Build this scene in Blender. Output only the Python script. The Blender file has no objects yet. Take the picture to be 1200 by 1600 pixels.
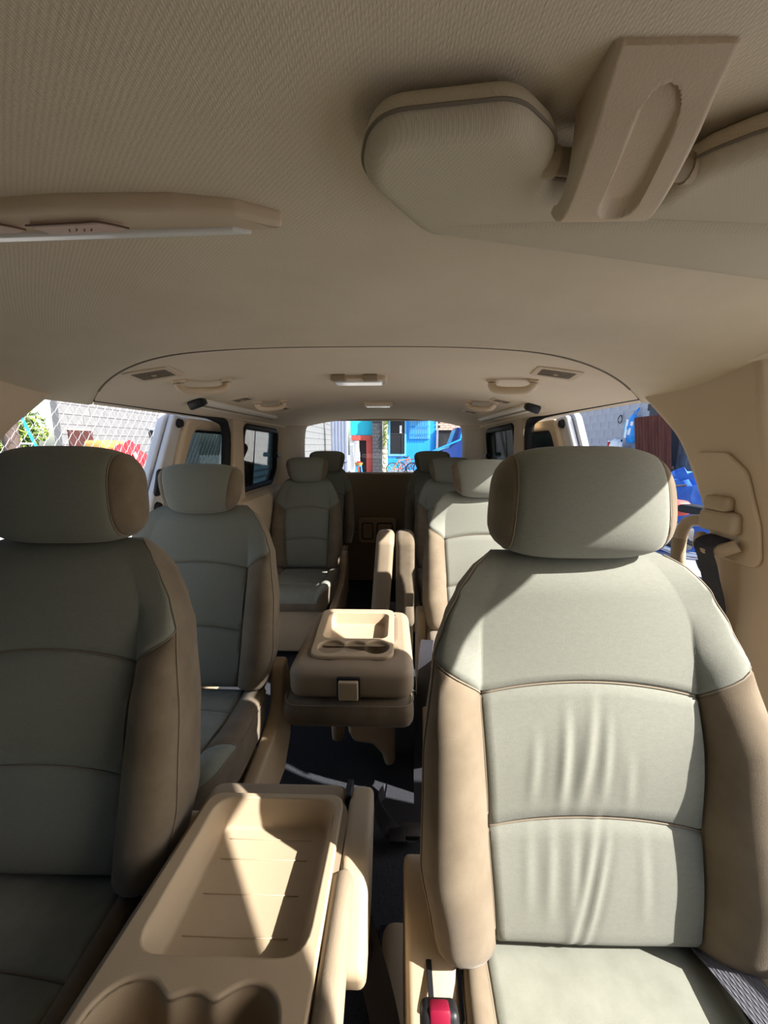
import bpy, bmesh, math, random
from math import sin, cos, pi, radians, sqrt, atan2, hypot
from mathutils import Vector, Matrix

sc = bpy.context.scene
COL = sc.collection

# ------------------------------------------------------------------ camera
cd = bpy.data.cameras.new('camera')
cd.lens = 13.5; cd.sensor_width = 36.0; cd.sensor_fit = 'AUTO'; cd.clip_start = 0.01; cd.clip_end = 300
cam = bpy.data.objects.new('camera', cd); COL.objects.link(cam)
cam.location = (0.09, 0.0, 1.20)
cam.rotation_euler = (radians(90 - 9.93), 0, radians(1.43))
sc.camera = cam

# ------------------------------------------------------------------ world, sun, exposure
SUN = Vector((1.0, -0.36, 0.79)).normalized()          # direction towards the sun
w = bpy.data.worlds.new('sky'); sc.world = w; w.use_nodes = True
nt = w.node_tree; nt.nodes.clear()
sky = nt.nodes.new('ShaderNodeTexSky'); sky.sky_type = 'NISHITA'; sky.sun_disc = False
sky.sun_elevation = math.asin(SUN.z); sky.sun_rotation = atan2(SUN.x, SUN.y)
sky.air_density = 1.0; sky.dust_density = 2.0; sky.ozone_density = 1.0
bg = nt.nodes.new('ShaderNodeBackground'); bg.inputs['Strength'].default_value = 0.17
wo = nt.nodes.new('ShaderNodeOutputWorld')
nt.links.new(sky.outputs[0], bg.inputs[0]); nt.links.new(bg.outputs[0], wo.inputs[0])
sd = bpy.data.lights.new('sun', 'SUN'); sd.energy = 7.4; sd.angle = radians(0.6); sd.color = (1.0, 0.965, 0.915)
so = bpy.data.objects.new('sun', sd); COL.objects.link(so)
so.rotation_euler = SUN.to_track_quat('Z', 'Y').to_euler(); so.location = (6, -2, 8)
vs = sc.view_settings
vs.view_transform = 'Standard'; vs.look = 'None'; vs.gamma = 1.0; vs.use_curve_mapping = False
vs.exposure = 1.1
try:
    sc.cycles.use_denoising = True; sc.cycles.max_bounces = 10; sc.cycles.diffuse_bounces = 6
    sc.cycles.transparent_max_bounces = 16; sc.cycles.caustics_reflective = False; sc.cycles.caustics_refractive = False
except Exception:
    pass

# ------------------------------------------------------------------ materials
M = {}
def mat(name, col, rough=0.6, metal=0.0, col2=None, nscale=8.0, bump=0.0, bscale=300.0, weave=0.0, wscale=90.0,
        sheen=0.0, spec=0.3, rot=0.0, stretch=(1, 1, 1), weave_tint=0.0):
    m = bpy.data.materials.new(name); m.use_nodes = True
    t = m.node_tree; t.nodes.clear(); N = t.nodes.new; Lk = t.links.new
    out = N('ShaderNodeOutputMaterial'); b = N('ShaderNodeBsdfPrincipled'); Lk(b.outputs[0], out.inputs[0])
    b.inputs['Base Color'].default_value = (*col, 1); b.inputs['Roughness'].default_value = rough
    b.inputs['Metallic'].default_value = metal; b.inputs['Specular IOR Level'].default_value = spec
    if sheen: b.inputs['Sheen Weight'].default_value = sheen; b.inputs['Sheen Roughness'].default_value = 0.5
    tc = N('ShaderNodeTexCoord'); mp = N('ShaderNodeMapping'); Lk(tc.outputs['Object'], mp.inputs[0])
    mp.inputs['Rotation'].default_value = (0, 0, rot); mp.inputs['Scale'].default_value = stretch
    csock = None
    if col2:
        n = N('ShaderNodeTexNoise'); n.inputs['Scale'].default_value = nscale; n.inputs['Detail'].default_value = 5
        n.inputs['Roughness'].default_value = 0.6
        r = N('ShaderNodeValToRGB'); r.color_ramp.elements[0].position = 0.33; r.color_ramp.elements[1].position = 0.67
        r.color_ramp.elements[0].color = (*col, 1); r.color_ramp.elements[1].color = (*col2, 1)
        Lk(mp.outputs[0], n.inputs[0]); Lk(n.outputs['Fac'], r.inputs[0]); csock = r.outputs[0]
        Lk(csock, b.inputs['Base Color'])
    nrm = None
    if bump:
        n2 = N('ShaderNodeTexNoise'); n2.inputs['Scale'].default_value = bscale; n2.inputs['Detail'].default_value = 2
        Lk(mp.outputs[0], n2.inputs[0])
        bp = N('ShaderNodeBump'); bp.inputs['Strength'].default_value = bump; bp.inputs['Distance'].default_value = 0.001
        Lk(n2.outputs['Fac'], bp.inputs['Height']); nrm = bp.outputs[0]
    if weave:
        ws = []
        for d, s in (('DIAGONAL', wscale), ('X', wscale * 1.3)):
            wv = N('ShaderNodeTexWave'); wv.bands_direction = d; wv.inputs['Scale'].default_value = s
            wv.inputs['Distortion'].default_value = 0.6; wv.inputs['Detail'].default_value = 1
            Lk(mp.outputs[0], wv.inputs[0]); ws.append(wv)
        mu = N('ShaderNodeMath'); mu.operation = 'MULTIPLY'; Lk(ws[0].outputs['Fac'], mu.inputs[0]); Lk(ws[1].outputs['Fac'], mu.inputs[1])
        bp2 = N('ShaderNodeBump'); bp2.inputs['Strength'].default_value = weave; bp2.inputs['Distance'].default_value = 0.0015
        Lk(mu.outputs[0], bp2.inputs['Height'])
        if nrm: Lk(nrm, bp2.inputs['Normal'])
        nrm = bp2.outputs[0]
        if weave_tint:
            mx = N('ShaderNodeMixRGB'); mx.blend_type = 'MULTIPLY'; mx.inputs[0].default_value = weave_tint
            if csock: Lk(csock, mx.inputs[1])
            else: mx.inputs[1].default_value = (*col, 1)
            ad = N('ShaderNodeMath'); ad.operation = 'MULTIPLY_ADD'; ad.inputs[1].default_value = 0.8; ad.inputs[2].default_value = 0.45
            Lk(mu.outputs[0], ad.inputs[0]); Lk(ad.outputs[0], mx.inputs[2]); Lk(mx.outputs[0], b.inputs['Base Color'])
    if nrm: Lk(nrm, b.inputs['Normal'])
    M[name] = m
    return m

def glass(name, tint, gloss=0.06):
    m = bpy.data.materials.new(name); m.use_nodes = True
    t = m.node_tree; t.nodes.clear(); N = t.nodes.new; Lk = t.links.new
    out = N('ShaderNodeOutputMaterial'); mix = N('ShaderNodeMixShader')
    tr = N('ShaderNodeBsdfTransparent'); tr.inputs[0].default_value = (*tint, 1)
    g = N('ShaderNodeBsdfGlossy'); g.inputs['Roughness'].default_value = 0.02
    fr = N('ShaderNodeFresnel'); fr.inputs[0].default_value = 1.45
    mu = N('ShaderNodeMath'); mu.operation = 'MULTIPLY'; mu.inputs[1].default_value = gloss / 0.04
    Lk(fr.outputs[0], mu.inputs[0]); mu.use_clamp = True
    Lk(mu.outputs[0], mix.inputs[0]); Lk(tr.outputs[0], mix.inputs[1]); Lk(g.outputs[0], mix.inputs[2]); Lk(mix.outputs[0], out.inputs[0])
    M[name] = m

mat('headliner', (0.66, 0.56, 0.405), 0.95, col2=(0.71, 0.61, 0.45), nscale=5, weave=0.2, wscale=120, bump=0.45, bscale=420, spec=0.1, weave_tint=0.12)
mat('headliner_rear', (0.69, 0.58, 0.43), 0.95, col2=(0.73, 0.62, 0.465), nscale=4, bump=0.2, bscale=400, spec=0.1)
mat('visor_cloth', (0.58, 0.50, 0.36), 0.9, weave=0.14, wscale=170, bump=0.2, bscale=500, spec=0.15, rot=0.2, weave_tint=0.15, col2=(0.61, 0.53, 0.39))
mat('beige', (0.42, 0.325, 0.215), 0.55, bump=0.25, bscale=700, spec=0.35, col2=(0.45, 0.355, 0.24), nscale=6)
mat('beige_light', (0.60, 0.475, 0.325), 0.55, bump=0.25, bscale=700, spec=0.35, col2=(0.64, 0.51, 0.355), nscale=6)
mat('beige_dark', (0.32, 0.25, 0.165), 0.6, bump=0.2, bscale=700, spec=0.3)
mat('pillar_trim', (0.56, 0.45, 0.315), 0.7, bump=0.15, bscale=600, spec=0.25, col2=(0.60, 0.485, 0.345), nscale=3)
mat('fabric', (0.203, 0.206, 0.172), 0.95, col2=(0.222, 0.225, 0.189), nscale=120, weave=0.16, wscale=150, bump=0.25, bscale=450, sheen=0.12, spec=0.1, stretch=(1, 1, 2.2), weave_tint=0.12)
mat('velour', (0.140, 0.108, 0.072), 0.95, col2=(0.185, 0.147, 0.102), nscale=14, bump=0.3, bscale=900, sheen=0.15, spec=0.1)
mat('velour_seat', (0.20, 0.205, 0.165), 0.95, col2=(0.25, 0.255, 0.21), nscale=16, bump=0.3, bscale=900, sheen=0.15, spec=0.1)
mat('seam', (0.20, 0.165, 0.12), 0.9)
mat('leather', (0.27, 0.21, 0.145), 0.6, bump=0.3, bscale=350, spec=0.3, col2=(0.31, 0.245, 0.17), nscale=7)
mat('carpet', (0.022, 0.023, 0.028), 1.0, col2=(0.05, 0.052, 0.06), nscale=350, bump=0.8, bscale=600, spec=0.05)
mat('black_plastic', (0.012, 0.012, 0.014), 0.45)
mat('black_rubber', (0.010, 0.011, 0.013), 0.7)
mat('dark_metal', (0.08, 0.08, 0.085), 0.4, metal=0.7)
mat('chrome', (0.7, 0.7, 0.72), 0.2, metal=1.0)
mat('webbing', (0.045, 0.045, 0.055), 0.8, weave=0.6, wscale=120, spec=0.2)
mat('webbing_grey', (0.13, 0.13, 0.15), 0.8, weave=0.7, wscale=60, spec=0.2, weave_tint=0.5)
mat('red_button', (0.22, 0.008, 0.03), 0.4)
mat('white_paint', (0.62, 0.63, 0.66), 0.25, spec=0.5)
mat('rail_white', (0.78, 0.74, 0.64), 0.4)
mat('lens', (0.82, 0.80, 0.74), 0.15, spec=0.6)
mat('switch_pink', (0.60, 0.43, 0.33), 0.5)
mat('print_brown', (0.16, 0.10, 0.07), 0.6)
mat('vent_dark', (0.006, 0.005, 0.004), 0.9)
mat('tailgate', (0.28, 0.215, 0.15), 0.7, bump=0.2, bscale=500)
mat('ground', (0.38, 0.35, 0.31), 0.95, col2=(0.46, 0.43, 0.385), nscale=1.5, bump=0.5, bscale=40)
mat('concrete', (0.25, 0.26, 0.31), 0.9, col2=(0.30, 0.31, 0.36), nscale=2.5, bump=0.3, bscale=60)
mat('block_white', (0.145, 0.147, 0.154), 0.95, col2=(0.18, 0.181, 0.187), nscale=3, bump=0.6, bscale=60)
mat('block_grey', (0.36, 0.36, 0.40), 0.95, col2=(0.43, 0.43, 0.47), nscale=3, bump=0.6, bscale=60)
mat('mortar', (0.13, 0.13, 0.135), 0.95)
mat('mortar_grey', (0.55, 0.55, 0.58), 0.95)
mat('galvanised', (0.45, 0.46, 0.47), 0.45, metal=0.4)
mat('post_wood', (0.06, 0.045, 0.04), 0.9, col2=(0.10, 0.07, 0.06), nscale=6)
mat('leaf', (0.13, 0.22, 0.03), 0.6, col2=(0.26, 0.34, 0.06), nscale=9)
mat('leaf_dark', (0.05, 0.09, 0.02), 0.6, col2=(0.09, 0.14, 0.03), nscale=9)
mat('bark', (0.10, 0.075, 0.05), 0.9)
mat('teal_tarp', (0.05, 0.20, 0.18), 0.7, col2=(0.07, 0.25, 0.23), nscale=3)
mat('blue_paint', (0.02, 0.27, 0.72), 0.5)
mat('blue_bright', (0.02, 0.30, 0.80), 0.6, col2=(0.03, 0.36, 0.88), nscale=1.2)
mat('sky_blue', (0.18, 0.52, 0.78), 0.5)
mat('turquoise', (0.02, 0.42, 0.60), 0.6, col2=(0.03, 0.48, 0.66), nscale=2)
mat('blue_tarp', (0.03, 0.10, 0.40), 0.5, col2=(0.05, 0.16, 0.52), nscale=5)
mat('red_paint', (0.50, 0.07, 0.06), 0.6, col2=(0.56, 0.10, 0.08), nscale=4)
mat('red_cloth', (0.42, 0.01, 0.02), 0.8, col2=(0.50, 0.03, 0.035), nscale=9)
mat('yellow_box', (0.42, 0.24, 0.07), 0.7)
mat('brown_panel', (0.045, 0.014, 0.012), 0.8, col2=(0.06, 0.02, 0.017), nscale=3)
mat('rust', (0.075, 0.022, 0.016), 0.85, col2=(0.13, 0.045, 0.03), nscale=6, stretch=(1, 1, 0.3))
mat('gate_grey', (0.20, 0.23, 0.33), 0.6, col2=(0.24, 0.27, 0.37), nscale=2)
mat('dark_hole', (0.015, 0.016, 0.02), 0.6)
mat('white_cloth', (0.80, 0.80, 0.80), 0.9)
mat('pale_stone', (0.62, 0.56, 0.44), 0.95, col2=(0.50, 0.46, 0.32), nscale=6)
mat('dark_block', (0.07, 0.07, 0.08), 0.95)
mat('brick_pink', (0.60, 0.36, 0.29), 0.9, col2=(0.70, 0.46, 0.38), nscale=6)
mat('corrugated', (0.07, 0.11, 0.14), 0.6, metal=0.1)
mat('orange_paint', (0.75, 0.22, 0.05), 0.5)
mat('bag_blue', (0.02, 0.28, 0.75), 0.35)
mat('car_blue', (0.02, 0.05, 0.22), 0.25, spec=0.5)
mat('cardboard', (0.40, 0.28, 0.18), 0.9)
glass('glass_clear', (0.93, 0.95, 0.95), 0.03)
glass('glass_tint', (0.26, 0.31, 0.33), 0.012)
glass('glass_screen', (0.17, 0.18, 0.18), 0.04)  # film tint added to hold back light through the windscreen
glass('glass_dark', (0.10, 0.12, 0.13), 0.012)

# ------------------------------------------------------------------ helpers
def link(o, parent=None):
    COL.objects.link(o)
    if parent is not None: o.parent = parent
    return o

def tag(o, label=None, cat=None, group=None, kind=None):
    if label: o['label'] = label
    if cat: o['category'] = cat
    if group: o['group'] = group
    if kind: o['kind'] = kind
    return o

def thing(name, label, cat, loc=(0, 0, 0), rot=(0, 0, 0), group=None, kind=None):
    o = bpy.data.objects.new(name, None); o.empty_display_size = 0.05
    o.location = loc; o.rotation_euler = rot
    link(o); return tag(o, label, cat, group, kind)

def mesh(name, V, F, m, parent=None, smooth=40, loc=None, rot=None):
    me = bpy.data.meshes.new(name); me.from_pydata([tuple(v) for v in V], [], F); me.update()
    return mobj(name, me, m, parent, smooth, loc, rot)

def mobj(name, me, m, parent=None, smooth=40, loc=None, rot=None):
    if m: me.materials.clear(); me.materials.append(M[m])
    if smooth:
        me.polygons.foreach_set('use_smooth', [True] * len(me.polygons))
        try: me.set_sharp_from_angle(angle=radians(smooth))
        except Exception: pass
    o = bpy.data.objects.new(name, me); link(o, parent)
    if loc is not None: o.location = loc
    if rot is not None: o.rotation_euler = rot
    return o

def bm_mesh(bm):
    me = bpy.data.meshes.new('m'); bmesh.ops.recalc_face_normals(bm, faces=bm.faces); bm.to_mesh(me); bm.free(); return me

def rbox_me(size, r=0.005, seg=2, center=(0, 0, 0), taper=0.0):
    bm = bmesh.new(); bmesh.ops.create_cube(bm, size=1.0)
    for v in bm.verts:
        k = 1 - taper * (v.co.z + 0.5)
        v.co = Vector((v.co.x * size[0] * k, v.co.y * size[1] * k, v.co.z * size[2])) + Vector(center)
    if r > 0: bmesh.ops.bevel(bm, geom=list(bm.edges), offset=min(r, min(size) * 0.49), segments=seg, profile=0.5, affect='EDGES')
    return bm_mesh(bm)

def rbox(name, size, m, parent=None, r=0.005, seg=2, center=(0, 0, 0), loc=None, rot=None, taper=0.0):
    return mobj(name, rbox_me(size, r, seg, center, taper), m, parent, 40, loc, rot)

def fillet(pts, rad, n=5):
    """round the corners of a closed polygon; pts: (x,y) or (x,y,r)"""
    out = []; N = len(pts)
    for i in range(N):
        p = Vector(pts[i][:2]); a = Vector(pts[i - 1][:2]); c = Vector(pts[(i + 1) % N][:2])
        r = pts[i][2] if len(pts[i]) > 2 else rad
        d1 = (a - p); d2 = (c - p); l1 = d1.length; l2 = d2.length
        if r <= 0 or l1 < 1e-6 or l2 < 1e-6: out.append(tuple(p)); continue
        d1 /= l1; d2 /= l2
        ang = d1.angle(d2)
        t = min(r / math.tan(ang / 2) if ang > 0.01 else r, l1 * 0.48, l2 * 0.48)
        p1 = p + d1 * t; p2 = p + d2 * t
        for k in range(n + 1):
            s = k / n; out.append(tuple((1 - s) ** 2 * p1 + 2 * s * (1 - s) * p + s * s * p2))
    return out

def plate_me(outer, holes=(), th=0.01, bev=0.002, bres=2):
    cu = bpy.data.curves.new('pl', 'CURVE'); cu.dimensions = '2D'; cu.fill_mode = 'BOTH'
    cu.extrude = max(th / 2 - bev, 0.0001); cu.bevel_depth = bev; cu.bevel_resolution = bres; cu.offset = -bev
    for loop in [outer] + list(holes):
        s = cu.splines.new('POLY'); s.points.add(len(loop) - 1)
        for i, p in enumerate(loop): s.points[i].co = (p[0], p[1], 0, 1)
        s.use_cyclic_u = True
    ob = bpy.data.objects.new('pl', cu); COL.objects.link(ob)
    dg = bpy.context.evaluated_depsgraph_get(); dg.update()
    me = bpy.data.meshes.new_from_object(ob.evaluated_get(dg))
    bpy.data.objects.remove(ob); bpy.data.curves.remove(cu)
    return me

def plate(name, outer, m, parent=None, holes=(), th=0.01, bev=0.002, fn=None, loc=None, rot=None, bres=2):
    me = plate_me(outer, holes, th, bev, bres)
    if fn:
        for v in me.vertices: v.co = Vector(fn(*v.co))
        me.update()
    return mobj(name, me, m, parent, 40, loc, rot)

def catmull(pts, n=8, closed=False):
    P = [Vector(p) for p in pts]; out = []; N = len(P)
    for i in range(N if closed else N - 1):
        p0 = P[(i - 1) % N] if (closed or i > 0) else P[0]; p1 = P[i]; p2 = P[(i + 1) % N]
        p3 = P[(i + 2) % N] if (closed or i + 2 < N) else P[-1]
        for k in range(n):
            t = k / n
            out.append(0.5 * ((2 * p1) + (p2 - p0) * t + (2 * p0 - 5 * p1 + 4 * p2 - p3) * t * t + (3 * p1 - p0 - 3 * p2 + p3) * t ** 3))
    if not closed: out.append(P[-1])
    return out

def tube_vf(pts, r, n=8, closed=False, flat=1.0, V=None, F=None, up=Vector((0, 0, 1))):
    V = [] if V is None else V; F = [] if F is None else F
    P = [Vector(p) for p in pts]; N = len(P); base = len(V)
    for i, p in enumerate(P):
        a = P[i - 1] if (i > 0 or closed) else P[i]; b = P[(i + 1) % N] if (i < N - 1 or closed) else P[i]
        t = (b - a).normalized() if (b - a).length > 1e-9 else Vector((0, 1, 0))
        s = t.cross(up)
        if s.length < 1e-3: s = t.cross(Vector((0, 1, 0.1)))
        s.normalize(); q = s.cross(t)
        rr = r[i] if isinstance(r, (list, tuple)) else r
        for k in range(n):
            an = 2 * pi * k / n
            V.append(p + s * cos(an) * rr + q * sin(an) * rr * flat)
    for i in range(N if closed else N - 1):
        j = (i + 1) % N
        for k in range(n):
            l = (k + 1) % n
            F.append((base + i * n + k, base + i * n + l, base + j * n + l, base + j * n + k))
    if not closed:
        F.append(tuple(base + k for k in range(n))[::-1]); F.append(tuple(base + (N - 1) * n + k for k in range(n)))
    return V, F

def tube(name, pts, r, m, parent=None, n=8, closed=False, flat=1.0, up=Vector((0, 0, 1)), loc=None, rot=None):
    V, F = tube_vf(pts, r, n, closed, flat, up=up)
    return mesh(name, V, F, m, parent, 60, loc, rot)

def ribbon(name, pts, width, m, parent=None, th=0.0025, wdir=None):
    """flat strap along pts; wdir: width directions (one per point or one for all)"""
    P = [Vector(p) for p in pts]; V = []; F = []; N = len(P)
    for i, p in enumerate(P):
        t = (P[min(i + 1, N - 1)] - P[max(i - 1, 0)]).normalized()
        wd = Vector(wdir[i] if isinstance(wdir, list) else wdir); wd = (wd - t * wd.dot(t)).normalized(); nn = t.cross(wd)
        for sx, sy in ((-1, -1), (1, -1), (1, 1), (-1, 1)):
            V.append(p + wd * width / 2 * sx + nn * th / 2 * sy)
    for i in range(N - 1):
        for k in range(4):
            l = (k + 1) % 4; F.append((i * 4 + k, i * 4 + l, i * 4 + 4 + l, i * 4 + 4 + k))
    F.append((3, 2, 1, 0)); b = (N - 1) * 4; F.append((b, b + 1, b + 2, b + 3))
    return mesh(name, V, F, m, parent, 40)

def loft_vf(loops, cap=True):
    n = len(loops[0]); V = [v for l in loops for v in l]; F = []
    for i in range(len(loops) - 1):
        for k in range(n):
            l = (k + 1) % n; F.append((i * n + k, i * n + l, (i + 1) * n + l, (i + 1) * n + k))
    if cap:
        F.append(tuple(range(n))[::-1]); b = (len(loops) - 1) * n; F.append(tuple(range(b, b + n)))
    return V, F

def offset_loop(loop, d):
    """inset a closed ccw 2D loop by d"""
    out = []; N = len(loop)
    for i in range(N):
        a = Vector(loop[i - 1]); p = Vector(loop[i]); c = Vector(loop[(i + 1) % N])
        t = (c - a); t = t.normalized() if t.length > 1e-9 else Vector((1, 0))
        out.append((p.x - t.y * d, p.y + t.x * d))
    return out

def tub(name, loop, depth, m, parent=None, taper=0.012, rnd=0.008, z0=0.0):
    """open tray: lip at z0, tapered walls, rounded floor (loop ccw)"""
    loops = []
    spec = [(0.0, 0.0)] + [(taper * 0.8, -(depth - rnd))]
    for k in range(1, 5):
        a = k / 4 * pi / 2; spec.append((taper * 0.8 + rnd * (1 - cos(a)), -(depth - rnd) - rnd * sin(a)))
    for ins, z in spec:
        loops.append([(p[0], p[1], z0 + z) for p in offset_loop(loop, ins)])
    V, F = loft_vf(loops, cap=False); n = len(loop); b = (len(loops) - 1) * n
    F.append(tuple(range(b, b + n)))
    return mesh(name, V, F, m, parent, 35)

def lerp_tab(tab, x):
    if x <= tab[0][0]: return tab[0][1]
    for (a, va), (b, vb) in zip(tab, tab[1:]):
        if x <= b:
            t = (x - a) / (b - a); t = t * t * (3 - 2 * t) * 0.5 + t * 0.5
            return va + (vb - va) * t
    return tab[-1][1]

# ------------------------------------------------------------------ upholstered pad
def pad(L, wtab, stab, B, T, R1, R2, rtop=0.07, rbot=0.03, arch=0.018, rise=0.06, wr=None, step=0.022, btab=None, belly=0.008, extra_center=0.0, ncol=12):
    cols = []
    for a in [-1, -0.975] + [(-0.9 + 1.8 * k / ncol) for k in range(ncol + 1)] + [0.975]: cols.append(('C', a, 1))
    cols.append(('H', 0.0, 1))
    for q in [0.06, 0.18, 0.32, 0.46, 0.6, 0.74, 0.88]: cols.append(('H', q, 1))
    for q in [0.0, 0.3, 0.6, 0.85]: cols.append(('S', q, 1))
    for a in [1, 0.5, 0, -0.5]: cols.append(('K', a, 1))
    cols.append(('K', -1, 1))
    for q in [0.85, 0.6, 0.3, 0.0]: cols.append(('S', q, -1))
    for q in [0.88, 0.74, 0.6, 0.46, 0.32, 0.18, 0.06]: cols.append(('H', q, -1))
    segs = []
    for i, c in enumerate(cols):
        d = cols[(i + 1) % len(cols)]
        if c[0] == 'C': segs.append('C')
        elif c[0] == 'H' and c[2] == 1: segs.append('HR')
        elif c[0] == 'H': segs.append('HL')
        elif c[0] == 'S' and c[2] == -1 and d[0] == 'H': segs.append('HL')
        else: segs.append('S')
    us = []
    for k in range(5): us.append((rbot - rbot * sin((1 - k / 4) * pi / 2), cos((1 - k / 4) * pi / 2)))
    core = set()
    u = rbot + step
    while u < L - rtop - step * 0.5: core.add(round(u, 4)); u += step
    fixed = []
    for r in (R1, R2):
        core = {c for c in core if abs(c - r) > 0.014}
        for dd in (-0.006, 0, 0.006): fixed.append(round(r + dd, 4))
    for u in sorted(core | set(fixed)): us.append((u, 1.0))
    for k in range(8): us.append((L - rtop + rtop * sin(k / 7 * pi / 2), cos(k / 7 * pi / 2)))
    iR1 = min(range(len(us)), key=lambda i: abs(us[i][0] - R1)); iR2 = min(range(len(us)), key=lambda i: abs(us[i][0] - R2))
    def warp(u, col):
        t, a, s = col
        if t == 'C': o1 = arch * (1 - a * a) ; o2 = arch * 1.25 * (1 - a * a)
        elif t == 'H': o1 = 0; o2 = rise * a
        else: o1 = 0; o2 = rise
        w1 = max(0, 1 - abs(u - R1) / 0.12); w2 = max(0, 1 - abs(u - R2) / (0.16 if u < R2 else max(0.05, L - rtop * .5 - R2)))
        return u + (o1 * w1 if t == 'C' else 0) + o2 * w2
    V = []
    for i, (u, f) in enumerate(us):
        for col in cols:
            t, a, s = col
            uu = warp(u, col) if 0.03 < f else u
            un = min(1, max(0, u / L))
            W = lerp_tab(wtab, un); xs = lerp_tab(stab, un); b = B * (lerp_tab(btab, un) if btab else 1)
            groove = 0.0
            if t in 'CH' and (i in (iR1, iR2)):
                if i == iR2 or t == 'C': groove = 0.006
            nedge = b * 0.30
            if t == 'C':
                x = xs * a; n = b * 0.12 * abs(a) ** 3 + belly * (1 - a * a) + extra_center * (1 - a * a)
                if abs(a) == 1 and i <= iR2: n -= 0.006
                if u < R1: n += 0.006 * sin(pi * min(1, u / R1))
                elif u < R2: n += 0.010 * sin(pi * (u - R1) / (R2 - R1))
                if wr: n += wr(x, u)
            elif t == 'H':
                q = a; p0 = (xs, b * 0.12); p1 = (xs + 0.12 * (W - xs), b * 1.25); p2 = (W + 0.004, b * 1.5); p3 = (W, nedge)
                c0 = (1 - q) ** 3; c1 = 3 * q * (1 - q) ** 2; c2 = 3 * q * q * (1 - q); c3 = q ** 3
                x = s * (c0 * p0[0] + c1 * p1[0] + c2 * p2[0] + c3 * p3[0]); n = c0 * p0[1] + c1 * p1[1] + c2 * p2[1] + c3 * p3[1]
                if q == 0 and i <= iR2: n -= 0.006
            elif t == 'S':
                x = s * (W - 0.012 * a * a); n = nedge + (-T - nedge) * a - (0.004 if a == 0 else 0)
            else:
                x = (W - 0.03) * a; n = -T - 0.012
            n -= groove
            nm = -T * 0.55
            if f < 1: n = nm + (n - nm) * f; x *= 1 - 0.10 * (1 - f)
            V.append((x, uu, n))
    nc = len(cols); parts = {}; seams = []
    for i in range(len(us) - 1):
        for j in range(nc):
            sg = segs[j]
            if sg == 'C': tg = 'lower' if i < iR1 else ('middle' if i < iR2 else 'upper')
            elif sg in ('HR', 'HL'): tg = ('bolster' + sg[1]) if i < iR2 else 'upper'
            else: tg = 'cover'
            parts.setdefault(tg, []).append((i * nc + j, i * nc + (j + 1) % nc, (i + 1) * nc + (j + 1) % nc, (i + 1) * nc + j))
    jR = next(j for j, c in enumerate(cols) if c[0] == 'H'); jE = next(j for j, c in enumerate(cols) if c[0] == 'S')
    jEL = max(j for j, c in enumerate(cols) if c[0] == 'S' and c[2] == -1)
    fr = [j for j in range(nc) if cols[j][0] == 'C'] + [jR]
    full = [j % nc for j in list(range(jEL, nc)) + list(range(0, jE + 1))]
    lift = lambda v, d=0.003: Vector((v[0], v[1], v[2] + d))
    seams.append([lift(V[iR1 * nc + j]) for j in fr]); seams.append([lift(V[iR2 * nc + j]) for j in full])
    seams.append([lift(V[i * nc + jR]) for i in range(2, iR2 + 1)]); seams.append([lift(V[i * nc]) for i in range(2, iR2 + 1)])
    for j, s in ((jE, 1), (jEL, -1)):
        seams.append([Vector((V[i * nc + j][0] + s * 0.001, V[i * nc + j][1], V[i * nc + j][2] + 0.002)) for i in range(2, len(us) - 2)])
    return V, parts, seams

def emit(V, parts, seams, names, mats, parent, xf, seam_name='piping', seam_r=0.0017):
    for tg, faces in parts.items():
        used = sorted({k for f in faces for k in f}); mp = {k: i for i, k in enumerate(used)}
        mesh(names[tg], [xf(*V[k]) for k in used], [tuple(mp[k] for k in f) for f in faces], mats[tg], parent, 70)
    if seams:
        SV = []; SF = []
        for s in seams: tube_vf([Vector(xf(*p)) for p in s], seam_r, 5, V=SV, F=SF)
        mesh(seam_name, SV, SF, 'seam', parent, 60)

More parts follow.
